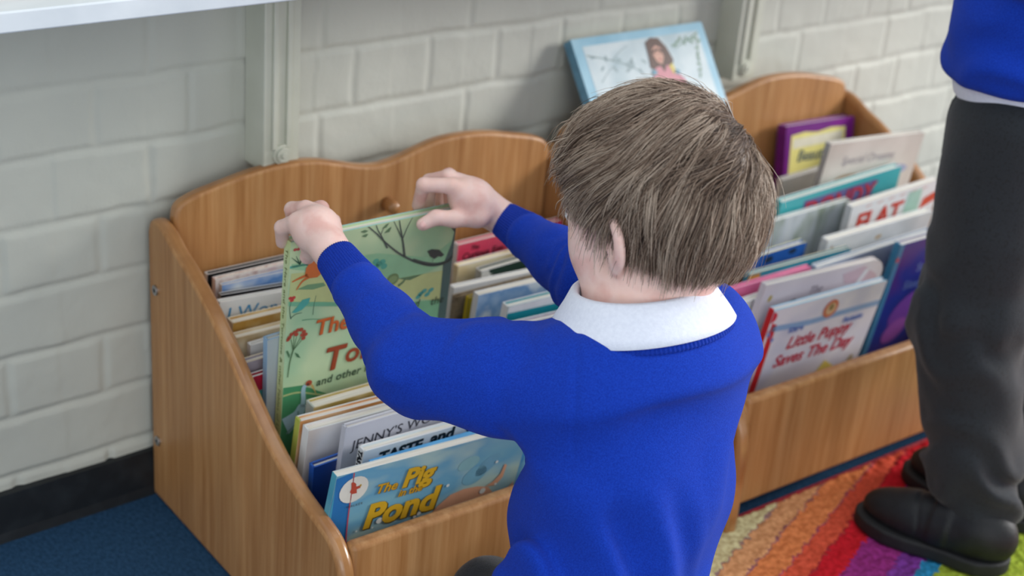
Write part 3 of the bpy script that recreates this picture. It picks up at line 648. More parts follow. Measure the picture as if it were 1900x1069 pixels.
# nearer box, right half
make_book('b1', 'red book with black hand-lettered title, rearmost right in the nearer box', paint('crimson_cover', '#c73350', '#b02a4a', '#d0506a', scale=10), wht, edge=wht, group=G_L,
     texts=[T('The', 8.5, '#2a1a20', 20, 258, shear=.2, layer=1, bold=.0002), T('Curious Egg', 13, '#33181f', 8, 246, shear=.15, layer=1, bold=.0003)])
make_book('b2', 'pale yellow book in front of the red one', paint('pale_yellow_cover', '#e2cf9c', '#d8c08a', '#ece0bd', scale=14), edge=wht, group=G_L)
make_book('b3', 'dark green book with a torn white corner', paint('bottle_green_cover', '#2c4238', '#243a30'), paint('torn_paper', '#c8c9c3', '#a9aca6', scale=60), edge=paint('grey_edge', ''), group=G_L,
     art=[('p', '#d9d9d2', [(0, 254), (11, 254), (15, 246), (18, 248), (12, 238), (9, 233), (20, 226), (34, 231), (46, 224), (60, 230), (70, 226), (70, 200), (0, 200)], 1)])
make_book('b4', 'slim white book behind the blue watercolour one', wht, edge=wht, group=G_L)
make_book('b7b', 'worn brown book with its corner showing beside the held book', paint('brown_cover', '#7c6a50', '#4f4436', '#93836a', scale=50), edge=paint('brown_edge', '#8f7f66', '#6f6048'), group=G_L)
make_book('b7y', 'thin book with a yellow spine beside the watercolour book', paint('navy_cover', '#2a4f9c', '#23407f'), paint('yellow_spine', '#c9b22c', '#b8a020'), edge=paint('yellow_spine', ''), group=G_L,
     art=[('p', '#c9b22c', [(0, 0), (6, 0), (6, 254), (0, 254)], 1)])
make_book('b6', 'blue and white watercolour book in the right half of the nearer box', paint('watercolour_cover', '#a9c2e0', '#e6ebf1', '#7fa5d2', scale=22, lo=.4, hi=.6), wht, style='soft', edge=wht, group=G_L)
make_book('b8', 'teal book with a broad white top and pink doodles beside the white collar', paint('teal_cover', '#25a0ad', '#1e94a2'), wht, edge=wht, group=G_L,
     art=[('p', '#eceef0', [(0, 255), (190, 250), (190, 264), (0, 264)], 1), ('l', '#c0508c', ([(92, 236), (97, 241), (102, 236), (97, 231), (92, 236)], (1.4, 1.4)), 2), ('l', '#c0508c', ([(106, 237), (112, 243), (118, 238)], (1.6, 1.2)), 2)])
make_book('b9', 'white book with a brown and lilac striped band, in front of the teal one', paint('lilac_cover', '#b9b2c4', '#6e6066', '#a59bb2', scale=60, stretch=(1, 1, .1)), edge=wht, group=G_L)
make_book('b10', 'low turquoise book nearest the white collar', paint('turquoise_cover', '#3aa9c6', '#2f9cb8'), edge=wht, group=G_L)
# in front of the held book
make_book('c1', 'olive-gold book with crumpled white spine, right in front of the held book', paint('olive_cover', '#c4ac62', '#d6c48c', '#b39d54', scale=14), paint('clear_tape_spine', '#cfd3cc', '#a8b0a4', scale=50), edge=paint('cream_edge', ''), group=G_L)
make_book('c2', 'orange-topped book with a lime edge in front of the olive one', paint('orange_cover', '#dca468', '#e8c7a0', '#d08f50', scale=8), paint('lime_edge', '#b9c15a', '#a5b050'), edge=wht, group=G_L,
     texts=[T('Moonlight', 11, '#4a3428', 108, 208, layer=1)] if False else None)
make_book('c3', 'plain whitish book with a peach smudge in front of the orange-topped one', paint('pearl_cover', '#e2dfe0', '#d9c6b5', '#e8e6e8', scale=7), wht, edge=wht, group=G_L)
make_book('c4', 'grey-white book titled in thin black capitals, two behind the front one', paint('pale_grey_cover', '#ccccd4', '#c2c2cc', scale=6), paint('pale_grey_cover', ''), edge=paint('pale_grey_edge', '#dedee4', '#d2d2da'), group=G_L,
     texts=[T("JENNY'S WONDER", 17.5, '#3a3a44', 10, 202, shear=.15, layer=1, sx=1.0, rot=.075)])
t5 = make_book('c5', 'small dark blue book tucked at the left side panel behind the front one', paint('royal_blue_cover', '#1b3f8c', '#163577'), paint('mid_blue_spine', '#2766c4', '#2058b0'), edge=paint('mid_blue_spine', ''), group=G_L,
     texts=[T('Henry', 17, '#6f5a9c', 20, 150, layer=1)])
t6 = make_book('c6', 'white book with bold black wobbly title just behind the front one', paint('blueish_white_cover', '#dfe7ea', '#cfdde4', scale=8), wht, edge=wht, group=G_L,
     texts=[T('TASTE', 19, '#14232a', 20, 191, rot=.05, layer=1, bold=.0009, shear=.1), T('and', 21, '#14232a', 84, 196.5, rot=.03, layer=1, bold=.0009, shear=.1), T('SMELL', 19, '#14232a', 130, 193, layer=1, bold=.0009, shear=.1)])
spine_text(t6, 'TASTE', .0095, '#14181c', BK['c6'][2], BK['c6'][3], BK['c6'][4], top=.985, bold=.0006)
make_book('c7', 'thin bright sky-blue book directly behind the front one', paint('bright_blue_cover', '#62b4ea', '#8fd0f4', '#4a9ad8', scale=20), edge=paint('bright_blue_edge', '#6fbcec', '#58a6dc'), style='soft', pages=paint('bright_blue_edge', ''), group=G_L)
make_book('c8', 'front book in the nearer box, blue with chunky yellow lettering about a pig', paint('pond_cover', '#86b9c6', '#b3ccc4', '#6aa5c4', scale=14, stretch=(.6, 1, 1.2)), paint('pond_spine', '#5aa8bc', '#4a98b0'), edge=wht, style='soft', group=G_L, art=ART_C8,
     texts=[T('The', 17, '#7a5a18', 52, 179, shear=.2, layer=4, bold=.0004, rot=-.02), T('The', 17, '#d9a52a', 51, 180, shear=.2, layer=5, bold=.0004, rot=-.02), T('Pig', 33, '#5a4818', 85.4, 178, shear=.15, layer=4, bold=.0016), T('Pig', 33, '#dfb02c', 84, 179, shear=.15, layer=5, bold=.0014),
            T('in the', 13, '#7a5a18', 83, 166.3, shear=.2, layer=4, bold=.0004), T('in the', 13, '#d9a52a', 82, 167, shear=.2, layer=5, bold=.0003),
            T('Pond', 44, '#5a4818', 46, 134, shear=.12, layer=4, bold=.0022), T('Pond', 44, '#dfb02c', 44.5, 135.5, shear=.12, layer=5, bold=.0018),
            T('WALKER', 4.2, '#4a3a34', 18.5, 171, layer=5, space=1.3)])
# far box
make_book('r1', 'purple book with a ragged yellow label leaning on the back of the far box', paint('purple_cover', '#7c1f86', '#6a1a78'), paint('purple_cover', ''), edge=paint('violet_edge', '#a884c8', '#9670ba'), group=G_R,
     art=[('p', '#e6dd86', [(12, 214), (40, 217), (70, 214), (100, 218), (134, 216), (136, 150), (10, 150)], 1), ('p', '#e4dfc8', [(16, 208), (128, 211), (128, 196), (16, 193)], 2), ('p', '#c9915a', [(0, 152), (40, 150), (90, 154), (136, 150), (136, 0), (0, 0)], 2)],
     texts=[T('Beauty', 25, '#5c6a6c', 26, 172, shear=.3, layer=3, bold=.0004)])
make_book('r3', 'whitish book with a dark green panel at the back of the far box', paint('off_white_cover', '#dcd8cf', '#cfcac0'), edge=wht, group=G_R, art=[('p', '#3c6f66', [(44, 100), (130, 100), (130, 243), (50, 243)], 1), ('p', '#8f5a48', [(34, 100), (44, 100), (50, 243), (42, 243)], 2)])
make_book('r2', 'tall stone-coloured book standing up highest in the far box', paint('stone_cover', '#cfc6ba', '#c2b9ae', '#d6cec3', scale=6), paint('stone_spine', '#a9a49e', '#98938e'), edge=wht, group=G_R,
     texts=[T('Special Dreams', 19, '#a59ca0', 34, 322, shear=.3, layer=1)],
     art=[('e', '#8f86a8', (120, 300, 26, 7, 5), 1), ('e', '#b79a7a', (60, 298, 30, 8, 0), 1), ('e', '#a9aec6', (170, 302, 24, 8, 0), 1)])
make_book('r4b', 'teal book with a navy corner beside the tall stone-coloured one', paint('deep_teal_cover', '#2c7c7c', '#1f6f70'), edge=wht, group=G_R, art=[('p', '#1d3f8c', [(60, 277), (115, 277), (115, 200), (95, 240)], 1)])
make_book('r4', 'turquoise book with red block capitals outlined in purple, middle of the far box', paint('aqua_cover', '#49aeb2', '#3fa4aa'), edge=wht, group=G_R, art=[('p', '#6b6796', [(40, 150), (190, 150), (196, 284), (48, 284)], 1)],
     texts=[T('DONDY', 40, '#5a4a86', 47, 252, layer=2, shear=.15, bold=.0022), T('DONDY', 40, '#c03a44', 47, 252, layer=3, shear=.15, bold=.0008)])
make_book('r6', 'pale book with a grey-green reedy pattern, left of the one with red capitals', paint('reed_cover', '#cdd3d2', '#8f9c8c', '#c3cbcf', scale=30, stretch=(1, 1, .3)), edge=wht, group=G_R)
make_book('r5', 'white book with huge red capitals at the right of the far box', wht, edge=paint('warm_white_edge', '#e6ddd6', '#d9cfc8'), group=G_R, art=[('p', '#a9cdbd', [(110, 150), (152, 150), (152, 277), (122, 277)], 1), ('p', '#d2533c', [(156, 240), (190, 250), (190, 266), (160, 258)], 1)] + [('l', '#c9705a', ([(30+i*24, 276), (42+i*24, 278)], (1.6, 1)), 1) for i in range(6)],
     texts=[T('FLAT', 44, '#d03f2c', 14, 236, layer=2, bold=.0014, shear=.1)])
make_book('r7', 'plain white book in front of the one with huge red capitals', paint('silver_white_cover', '#d6d8d6', '#c9ccca', '#dfe0de', scale=10), edge=wht, group=G_R, art=[('e', '#b08a5a', (12, 232, 2.5, 12, 0), 1), ('e', '#c0a070', (110, 236, 7, 3, 10), 1)])
make_book('r8', 'short bright blue book with a cream top, left part of the far box', paint('cobalt_cover', '#2f66b8', '#2757a4'), edge=paint('lemon_edge', '#e8e4b4', '#dcd79e'), group=G_R, art=[('e', '#22324a', (30, 238, 8, 5, 0), 1), ('e', '#22324a', (75, 240, 8, 4, 0), 1)])
make_book('r10', 'low teal and ochre book behind the pink one', paint('teal_ochre_cover', '#2f86a0', '#3f9ab0'), edge=paint('straw_edge', '#cfc4a4', '#bfb394'), group=G_R, art=[('p', '#d8a24a', [(0, 200), (22, 200), (22, 241), (0, 241)], 1)])
make_book('r9', 'broad book with a blue-grey cover in front of the plain white one', paint('slate_cover', '#8fa6c4', '#7f97ba', '#a9b8cc', scale=12), edge=wht, group=G_R)
make_book('r11', 'slim pink-topped book just right of the child\'s collar', paint('pink_cover', '#e279a4', '#d96a98'), edge=paint('rose_edge', '#f0a3c0', '#e890b2'), group=G_R, pages=paint('rose_edge', ''))
make_book('r15', 'dark blue starry book with turquoise spine beside the standing child\'s leg', paint('night_cover', '#16246e', '#4a2a78', '#1d2f86', scale=9), paint('turquoise_spine', '#4a8fb4', '#3c7fa6'), edge=wht, group=G_R,
     art=[('p', '#3f7fa8', [(0, 0), (9, 0), (9, 261), (0, 261)], 1), ('e', '#6a3a94', (70, 140, 40, 26, 30), 1), ('e', '#8a4a9c', (55, 105, 26, 18, 30), 2), ('p', '#d9b0b4', [(85, 100), (110, 140), (140, 150), (150, 90), (110, 70)], 3), ('p', '#8c2430', [(110, 130), (130, 145), (136, 110), (120, 95)], 4), ('e', '#c8404c', (4, 236, 3, 4, 0), 2)],
     texts=[T('Starry', 20, '#6f86c4', 56, 205, layer=2), T('Sleep', 20, '#5f76b4', 40, 178, layer=2)])
make_book('r12', 'white book with little coloured letters right beside the child\'s shoulder', wht, edge=wht, group=G_R,
     texts=[T('F', 19, '#d0433c', 8, 213, layer=1, bold=.0008), T('i', 19, '#e08a2c', 19, 213, layer=1, bold=.0008), T('r', 19, '#3f9a4c', 26, 213, layer=1, bold=.0008), T('s', 19, '#3f9a4c', 35, 213, layer=1, bold=.0008), T('t', 19, '#c8a22c', 46, 213, layer=1, bold=.0008)],
     art=[('p', '#38a0b4', [(0, 120), (150, 120), (150, 178), (0, 184)], 1), ('e', '#d8c03c', (26, 190, 9, 5, 0), 2)])
make_book('r13', 'pale mauve book with one rounded corner, second from the front of the far box', paint('mauve_grey_cover', '#cfc8d0', '#c4bdc8', '#d6d0d6', scale=6), edge=paint('ivory_edge', '#e2ddd8', '#d6d1cc'), group=G_R, round_tr=True,
     art=[('e', '#b9a24a', (16, 251, 3.2, 5, -20), 1), ('p', '#cdb6c0', [(150, 262), (190, 268), (222, 250), (232, 236), (160, 246)], 1), ('p', '#dfe2e6', [(175, 230), (195, 262), (205, 262), (186, 230)], 2)],
     texts=[T('The', 17, '#8a8290', 88, 243, layer=3, shear=.35), T('Gooseman', 24, '#7f7a86', 50, 225, layer=3, shear=.2)])
t14 = make_book('r14', 'front book in the far box, white with red Little Puppy title and red spine', paint('lilac_white_cover', '#dcdae6', '#cfd0e2', '#e4e2ea', scale=10), paint('scarlet_spine', '#d0242e', '#bc1e28'), edge=paint('pale_cyan_edge', '#9fd2e6', '#8cc4dc'), group=G_R, art=ART_R14,
     texts=[T('Little Puppy', 26, '#c83a50', 48, 178, layer=3, shear=.2, bold=.0007, sx=.98), T('Saves The Day', 26, '#c83a50', 34, 152, layer=3, shear=.2, bold=.0007, sx=.98), T('Kitten', 11, '#6a86c8', 42, 205, layer=4, bold=.0006), T('Fantastic', 11, '#6a86c8', 150, 196, layer=4, bold=.0006)])
# blue-framed book leaning on the wall
def wall_book():
    w, h, T_ = .247, .215, .016
    A = math.radians(-36)   # leaning back on the wall
    R = Matrix.Rotation(-.03, 4, 'Z') @ Matrix.Rotation(A, 4, 'X') @ Matrix.Rotation(.0, 4, 'Y')
    TL = Vector((-.149, -.004, .502)); loc = TL-R@Vector((-w/2, -T_/2+.004, h))
    BK['wall'] = (tuple(loc), (0, 0, 0), w, h, T_)
    t = make_book('wall', 'pale blue framed picture book of a girl leaning back on the wall above the boxes', paint('powder_blue_cover', '#a3cbdc', '#8fbcd0'), paint('blue_marbled_spine', '#6fa2bc', '#5f8ea8', scale=60), edge=paint('powder_blue_edge', '#8fbcd0', '#7fafc4'),
        art=[('p', paint('misty_art', '#c3d3d8', '#b3c6cc', '#d0dcdf', scale=12), [(16, 16), (w*1000-14, 16), (w*1000-14, h*1000-12), (16, h*1000-12)], 1),
             # branches and leaves
             ('l', '#8fa5a4', ([(18, 190), (60, 178), (100, 160), (130, 130)], (2, .7)), 2), ('l', '#8fa5a4', ([(60, 178), (80, 190), (96, 196)], (1.2, .5)), 2), ('l', '#9aaeb0', ([(30, 150), (50, 165), (70, 174)], (1.2, .5)), 2),
             ('l', '#6f8f7c', ([(232, 200), (205, 190), (180, 182)], (2.4, 1)), 2), ('l', '#6f8f7c', ([(228, 196), (222, 170), (216, 140)], (2, .7)), 2)]
            + [('e', '#7f9c8a', (180+7*i, 186+(i*13 % 9), 5, 2, 30*i), 3) for i in range(8)] + [('e', '#83a08e', (222-2*i, 178-8*i, 4.5, 1.8, 50*i), 3) for i in range(6)]
            + [('e', '#9fb3b6', (28+11*i, 186-(i*17 % 30), 5, 2, 40*i), 2) for i in range(9)] + [('e', '#a9bcc0', (90, 168, 8, 6, 0), 2), ('e', '#a3b8bb', (40, 120, 14, 5, 60), 2)]
            # the girl: hair, face, dress, arms
            + [('p', '#5c4238', [(128, 196), (140, 202), (154, 200), (164, 186), (170, 166), (164, 156), (150, 152), (134, 152), (124, 160), (127, 178)], 4), ('p', '#cf9f8c', [(137, 186), (144, 190), (152, 186), (154, 172), (147, 162), (139, 166), (135, 176)], 5),
               ('l', '#4a332c', ([(136, 180), (144, 184), (153, 180)], (3, 3)), 6), ('e', '#b5605a', (145, 169, 2.6, 1.1, 0), 6), ('e', '#3a2a28', (141, 178, 1.1, .9, 0), 6), ('e', '#3a2a28', (149, 178, 1.1, .9, 0), 6),
               ('p', '#cf8a94', [(132, 158), (142, 160), (147, 150), (154, 160), (166, 156), (176, 140), (178, 100), (170, 60), (120, 60), (118, 108), (124, 146)], 5), ('p', '#c9788c', [(118, 140), (126, 146), (126, 112), (116, 108)], 6), ('p', '#c9788c', [(172, 144), (180, 136), (182, 104), (172, 108)], 6),
               ('e', '#6f9cae', (128, 152, 5, 4, 20), 6), ('e', '#6f9cae', (170, 148, 5, 4, -20), 6), ('p', '#d9c86a', [(158, 158), (166, 162), (168, 148), (162, 146)], 6), ('p', '#4a4440', [(96, 118), (108, 124), (118, 120), (116, 108), (98, 108)], 4)])
    t.rotation_euler = R.to_euler()
wall_book()


# ------------------------------------------------------------------ people
skin = mat('child_skin', '#ecc4b6', '#e4b4a8', c3='#f0cdc2', scale=35, rough=.5, spec=.35, sss=.12, bump=.05, bscale=500, lo=.3, hi=.7)
nail_m = mat('fingernail', '#ecc0b8', '#e6b4ac', rough=.3, spec=.5)
def knit_mat(name, c1, c2, bump=.5):
    m = mat(name, c1, c2, rough=.85, scale=700, bump=bump*.8, bscale=1300, spec=.08, sheen=.05, detail=1, lo=.3, hi=.7); return m
blue_knit = knit_mat('royal_blue_sweatshirt', '#1840b4', '#13349e')
rib_knit = knit_mat('royal_blue_rib', '#183cac', '#123094')
white_cotton = mat('white_cotton', '#e4e8f4', '#dde1ee', rough=.8, scale=300, bump=.15, bscale=700, sheen=.1)
grey_cloth = mat('charcoal_trouser_cloth', '#171c21', '#111519', c3='#1b2127', rough=.85, scale=260, bump=.4, bscale=900, sheen=.15)
shoe_m = mat('black_leather', '#101215', '#181a1e', rough=.52, scale=60, bump=.15, bscale=220, spec=.35)
sole_m = mat('black_rubber', '#0b0c0e', '#131417', rough=.7, scale=80)
eye_m = mat('eye_white', '#e8e6e2', '#e2dfda', rough=.15)

def frame(yaw, pit, rol=0):
    return np.array((Matrix.Rotation(yaw, 3, 'Z') @ Matrix.Rotation(pit, 3, 'X') @ Matrix.Rotation(rol, 3, 'Y')))
def A_(*v): return np.array(v, dtype=np.float32)

def head_sdf(P, H, R, s=1.0, ear=True):
    Q = ((P-A_(*H))@R.astype(np.float32))/s; Q = Q.astype(np.float32)
    X = Q.copy(); X[:, 0] = np.abs(X[:, 0])
    d = ell(X, (0, -.006, .004), (.0735, .0950, .0815))
    d = smin(d, ell(X, (0, .028, -.045), (.059, .056, .058)), .03)        # face
    d = smin(d, ell(X, (.040, .040, -.052), (.026, .030, .032)), .016)     # cheeks
    d = smin(d, ell(X, (0, .058, -.088), (.024, .020, .018)), .022)        # chin
    d = smin(d, ell(X, (.040, .012, -.070), (.022, .036, .022)), .022)     # jaw
    d = smin(d, ell(X, (0, -.042, -.036), (.048, .042, .046)), .03)        # occiput
    d = smax(d, -ell(X, (.030, .092, -.018), (.016, .010, .010)), .008)     # sockets
    d = smin(d, chain(X, [(0, .088, -.012), (0, .100, -.040)], [.006, .0085]), .009)
    d = smin(d, ell(X, (.007, .094, -.042), (.006, .007, .005)), .005)
    d = smin(d, ell(X, (0, .090, -.0635), (.016, .006, .0038)), .004)
    d = smin(d, ell(X, (0, .087, -.0705), (.013, .007, .0045)), .004)
    d = smax(d, -ell(X, (0, .0965, -.067), (.018, .003, .0012)), .002)
    # ear
    er = frame(.45, 0, .0)
    E_ = X-A_(.0755, -.010, -.033); E_ = E_@er.astype(np.float32)
    e = ell(E_, (0, 0, 0), (.0065, .0165, .0265)); e = smin(e, ell(E_, (-.001, .008, -.023), (.005, .008, .009)), .006)
    e = smax(e, -ell(E_, (.006, .002, .002), (.0055, .0095, .0175)), .003)
    e = smin(e, ell(E_, (.001, .010, -.004), (.003, .004, .006)), .003)
    if ear: d = smin(d, e, .004)
    return d*s
def finger(P, pts, r): return chain(P, pts, r, .0025)
def hand_sdf(P, Hd):
    f = None
    for k in 'imrp':
        pts = Hd[k]; r = {'i': (.0088, .0078, .0066), 'm': (.0088, .0078, .0066), 'r': (.0084, .0074, .0064), 'p': (.0078, .0066, .0057)}[k]
        c = A_(*Hd['W'])*.35+A_(*Hd['P'])*.65
        e = finger(P, [tuple(c*.35+A_(*pts[0])*.65)]+[tuple(p) for p in pts], (.0095,)+r)
        f = e if f is None else smin(f, e, .0030)
    palm = chain(P, [Hd['W'], tuple(A_(*Hd['P'])+A_(0, 0, .0015))], [.0185, .0232])
    mid = (A_(*Hd['m'][0])+A_(*Hd['r'][0]))/2
    palm = smin(palm, chain(P, [Hd['P'], tuple(A_(*Hd['P'])*.35+A_(*Hd['i'][0])*.65)], [.019, .012]), .010)
    palm = smin(palm, chain(P, [Hd['P'], tuple(A_(*Hd['P'])*.35+A_(*Hd['p'][0])*.65)], [.019, .011]), .010)
    palm = smin(palm, chain(P, [Hd['P'], tuple(A_(*Hd['P'])*.35+mid*.65)], [.020, .013]), .010)
    th = chain(P, Hd['t'], Hd['tr'], .003)
    th = smin(th, cone(P, Hd['P'], Hd['t'][0], .015, .012), .008)
    return smin(smin(palm, f, .005), th, .005)

# ---- crouching child
HC = A_(-.5705, -.5795, .571); HR = frame(.10, -.33, .0); HS = .985
Lh = dict(W=(-.7329, -.3104, .4421), P=(-.7261, -.2767, .4477),
  i=[(-.7408, -.2619, .4545), (-.7440, -.2408, .4412), (-.7345, -.2263, .4175)], m=[(-.7219, -.249, .4600), (-.7234, -.2265, .4520), (-.7147, -.2164, .4237)],
  r=[(-.7010, -.2453, .4549), (-.7021, -.2233, .4459), (-.6988, -.2135, .4169)], p=[(-.6865, -.2465, .4383), (-.6890, -.2246, .4272), (-.6880, -.2107, .408)],
  t=[(-.7272, -.2917, .4366), (-.7305, -.2750, .4275), (-.7300, -.2665, .4156)], tr=[.0115, .0098, .0078])
Rh = dict(W=(-.4902, -.2867, .4172), P=(-.526, -.2747, .4409),
  i=[(-.5516, -.2703, .461), (-.5743, -.251, .4598), (-.5655, -.2316, .4269)], m=[(-.5425, -.2538, .4636), (-.551, -.2304, .4526), (-.5421, -.2219, .4181)],
  r=[(-.531, -.2393, .4582), (-.5316, -.2175, .4455), (-.5226, -.213, .4119)], p=[(-.512, -.2253, .4437), (-.5114, -.2104, .4326), (-.505, -.2107, .408)],
  t=[(-.5293, -.2896, .4293), (-.555, -.2821, .4278), (-.5731, -.2741, .43), (-.587, -.2694, .4232)], tr=[.0120, .0094, .0083, .0070])
NB = A_(-.592, -.603, .463)
SLj, SRj = A_(-.662, -.602, .402), A_(-.518, -.598, .418)
ELj, ERj = A_(-.742, -.468, .388), A_(-.505, -.455, .412)
def body_sdf(P):
    d = head_sdf(P, HC, HR, HS)
    n0 = HC+HR@A_(0, -.022, -.050)
    d = smin(d, cone(P, n0, NB, .043, .046), .02)
    d = smin(d, cone(P, NB, NB-A_(0, 0, .05), .046, .06), .03)
    ch = chain(P, [tuple(SLj), (-.575, -.610, .405), tuple(SRj)], [.036, .055, .036]); d = smin(d, ch, .03)
    d = smin(d, ell(P, (-.600, -.630, .33), (.075, .058, .10)), .03)
    for S_, E_, Hd in ((SLj, ELj, Lh), (SRj, ERj, Rh)):
        d = smin(d, chain(P, [tuple(S_), tuple(E_), Hd['W']], [.034, .027, .0175], .01), .012)
        d = smin(d, hand_sdf(P, Hd), .006)
    return d
boy = tag(empty('person', (-.62, -.64, 0)), 'child in a royal blue school jumper crouching with back turned, lifting a green book', 'person')
def par(o, p):
    o.parent = p; o.matrix_parent_inverse = Matrix.Translation(-Vector(p.location)); return o
V, Q = surface(body_sdf, (-.80, -.72, .20), (-.42, -.17, .70), .0021)
boy_body = par(pyobj('body', V, Q, skin, smooth=True), boy)
def add_head_bits(body, HC, HR, s=1.0):
    for sx in (-1, 1):
        m = MB(); c = Vector((HC+HR@A_(sx*.0290*s, .0775*s, -.018*s)))
        P = []
        bm = bmesh.new(); bmesh.ops.create_uvsphere(bm, u_segments=20, v_segments=12, radius=.0092*s); 
        me = bpy.data.meshes.new('eye'); bm.to_mesh(me); bm.free(); me.materials.append(eye_m); me.materials.append(flat('#4a3526')); me.materials.append(flat('#0a0a0a'))
        for p in me.polygons:
            p.use_smooth = True; n = Vector(p.center).normalized(); p.material_index = 2 if n.z > .97 else (1 if n.z > .88 else 0)
        o = bpy.data.objects.new('eye', me); COL.objects.link(o)
        o.matrix_world = Matrix.Translation(c) @ (Matrix(HR.tolist()) @ Matrix.Rotation(math.radians(-90), 3, 'X')).to_4x4()
        o.parent = body; o.matrix_parent_inverse = body.matrix_world.inverted()
bpy.context.view_layer.update()
def nail(p, n, d, r, parent):
    """flat ellipsoid nail at p, normal n, along d"""
    n = Vector(n).normalized(); d = Vector(d); d = (d-n*d.dot(n)).normalized(); b = n.cross(d)
    m = MB(); V = []; k = 14
    rings = [(0, .0010), (.5, .00085), (.85, .0004), (1, -.0004)]
    for q, hh in rings[1:]: V += [Vector(p)+d*math.cos(a)*r*q+b*math.sin(a)*r*.78*q+n*hh for a in np.linspace(0, 2*math.pi, k+1)[:-1]]
    V.append(Vector(p)+n*.0010)
    Fs = [(j*k+i, j*k+(i+1) % k, (j+1)*k+(i+1) % k, (j+1)*k+i) for j in range(2) for i in range(k)]+[(3*k, (i+1) % k, i) for i in range(k)]
    m.add(V, Fs, nail_m); o = m.build('fingernail', None, smooth=True); o.parent = parent; o.matrix_parent_inverse = parent.matrix_world.inverted(); return o

bpy.context.view_layer.update()
add_head_bits(boy_body, HC, HR, HS)
nail((-.5900, -.2745, .4260), (-.35, -.75, .55), (-.5, .1, -.4), .0046, boy_body)

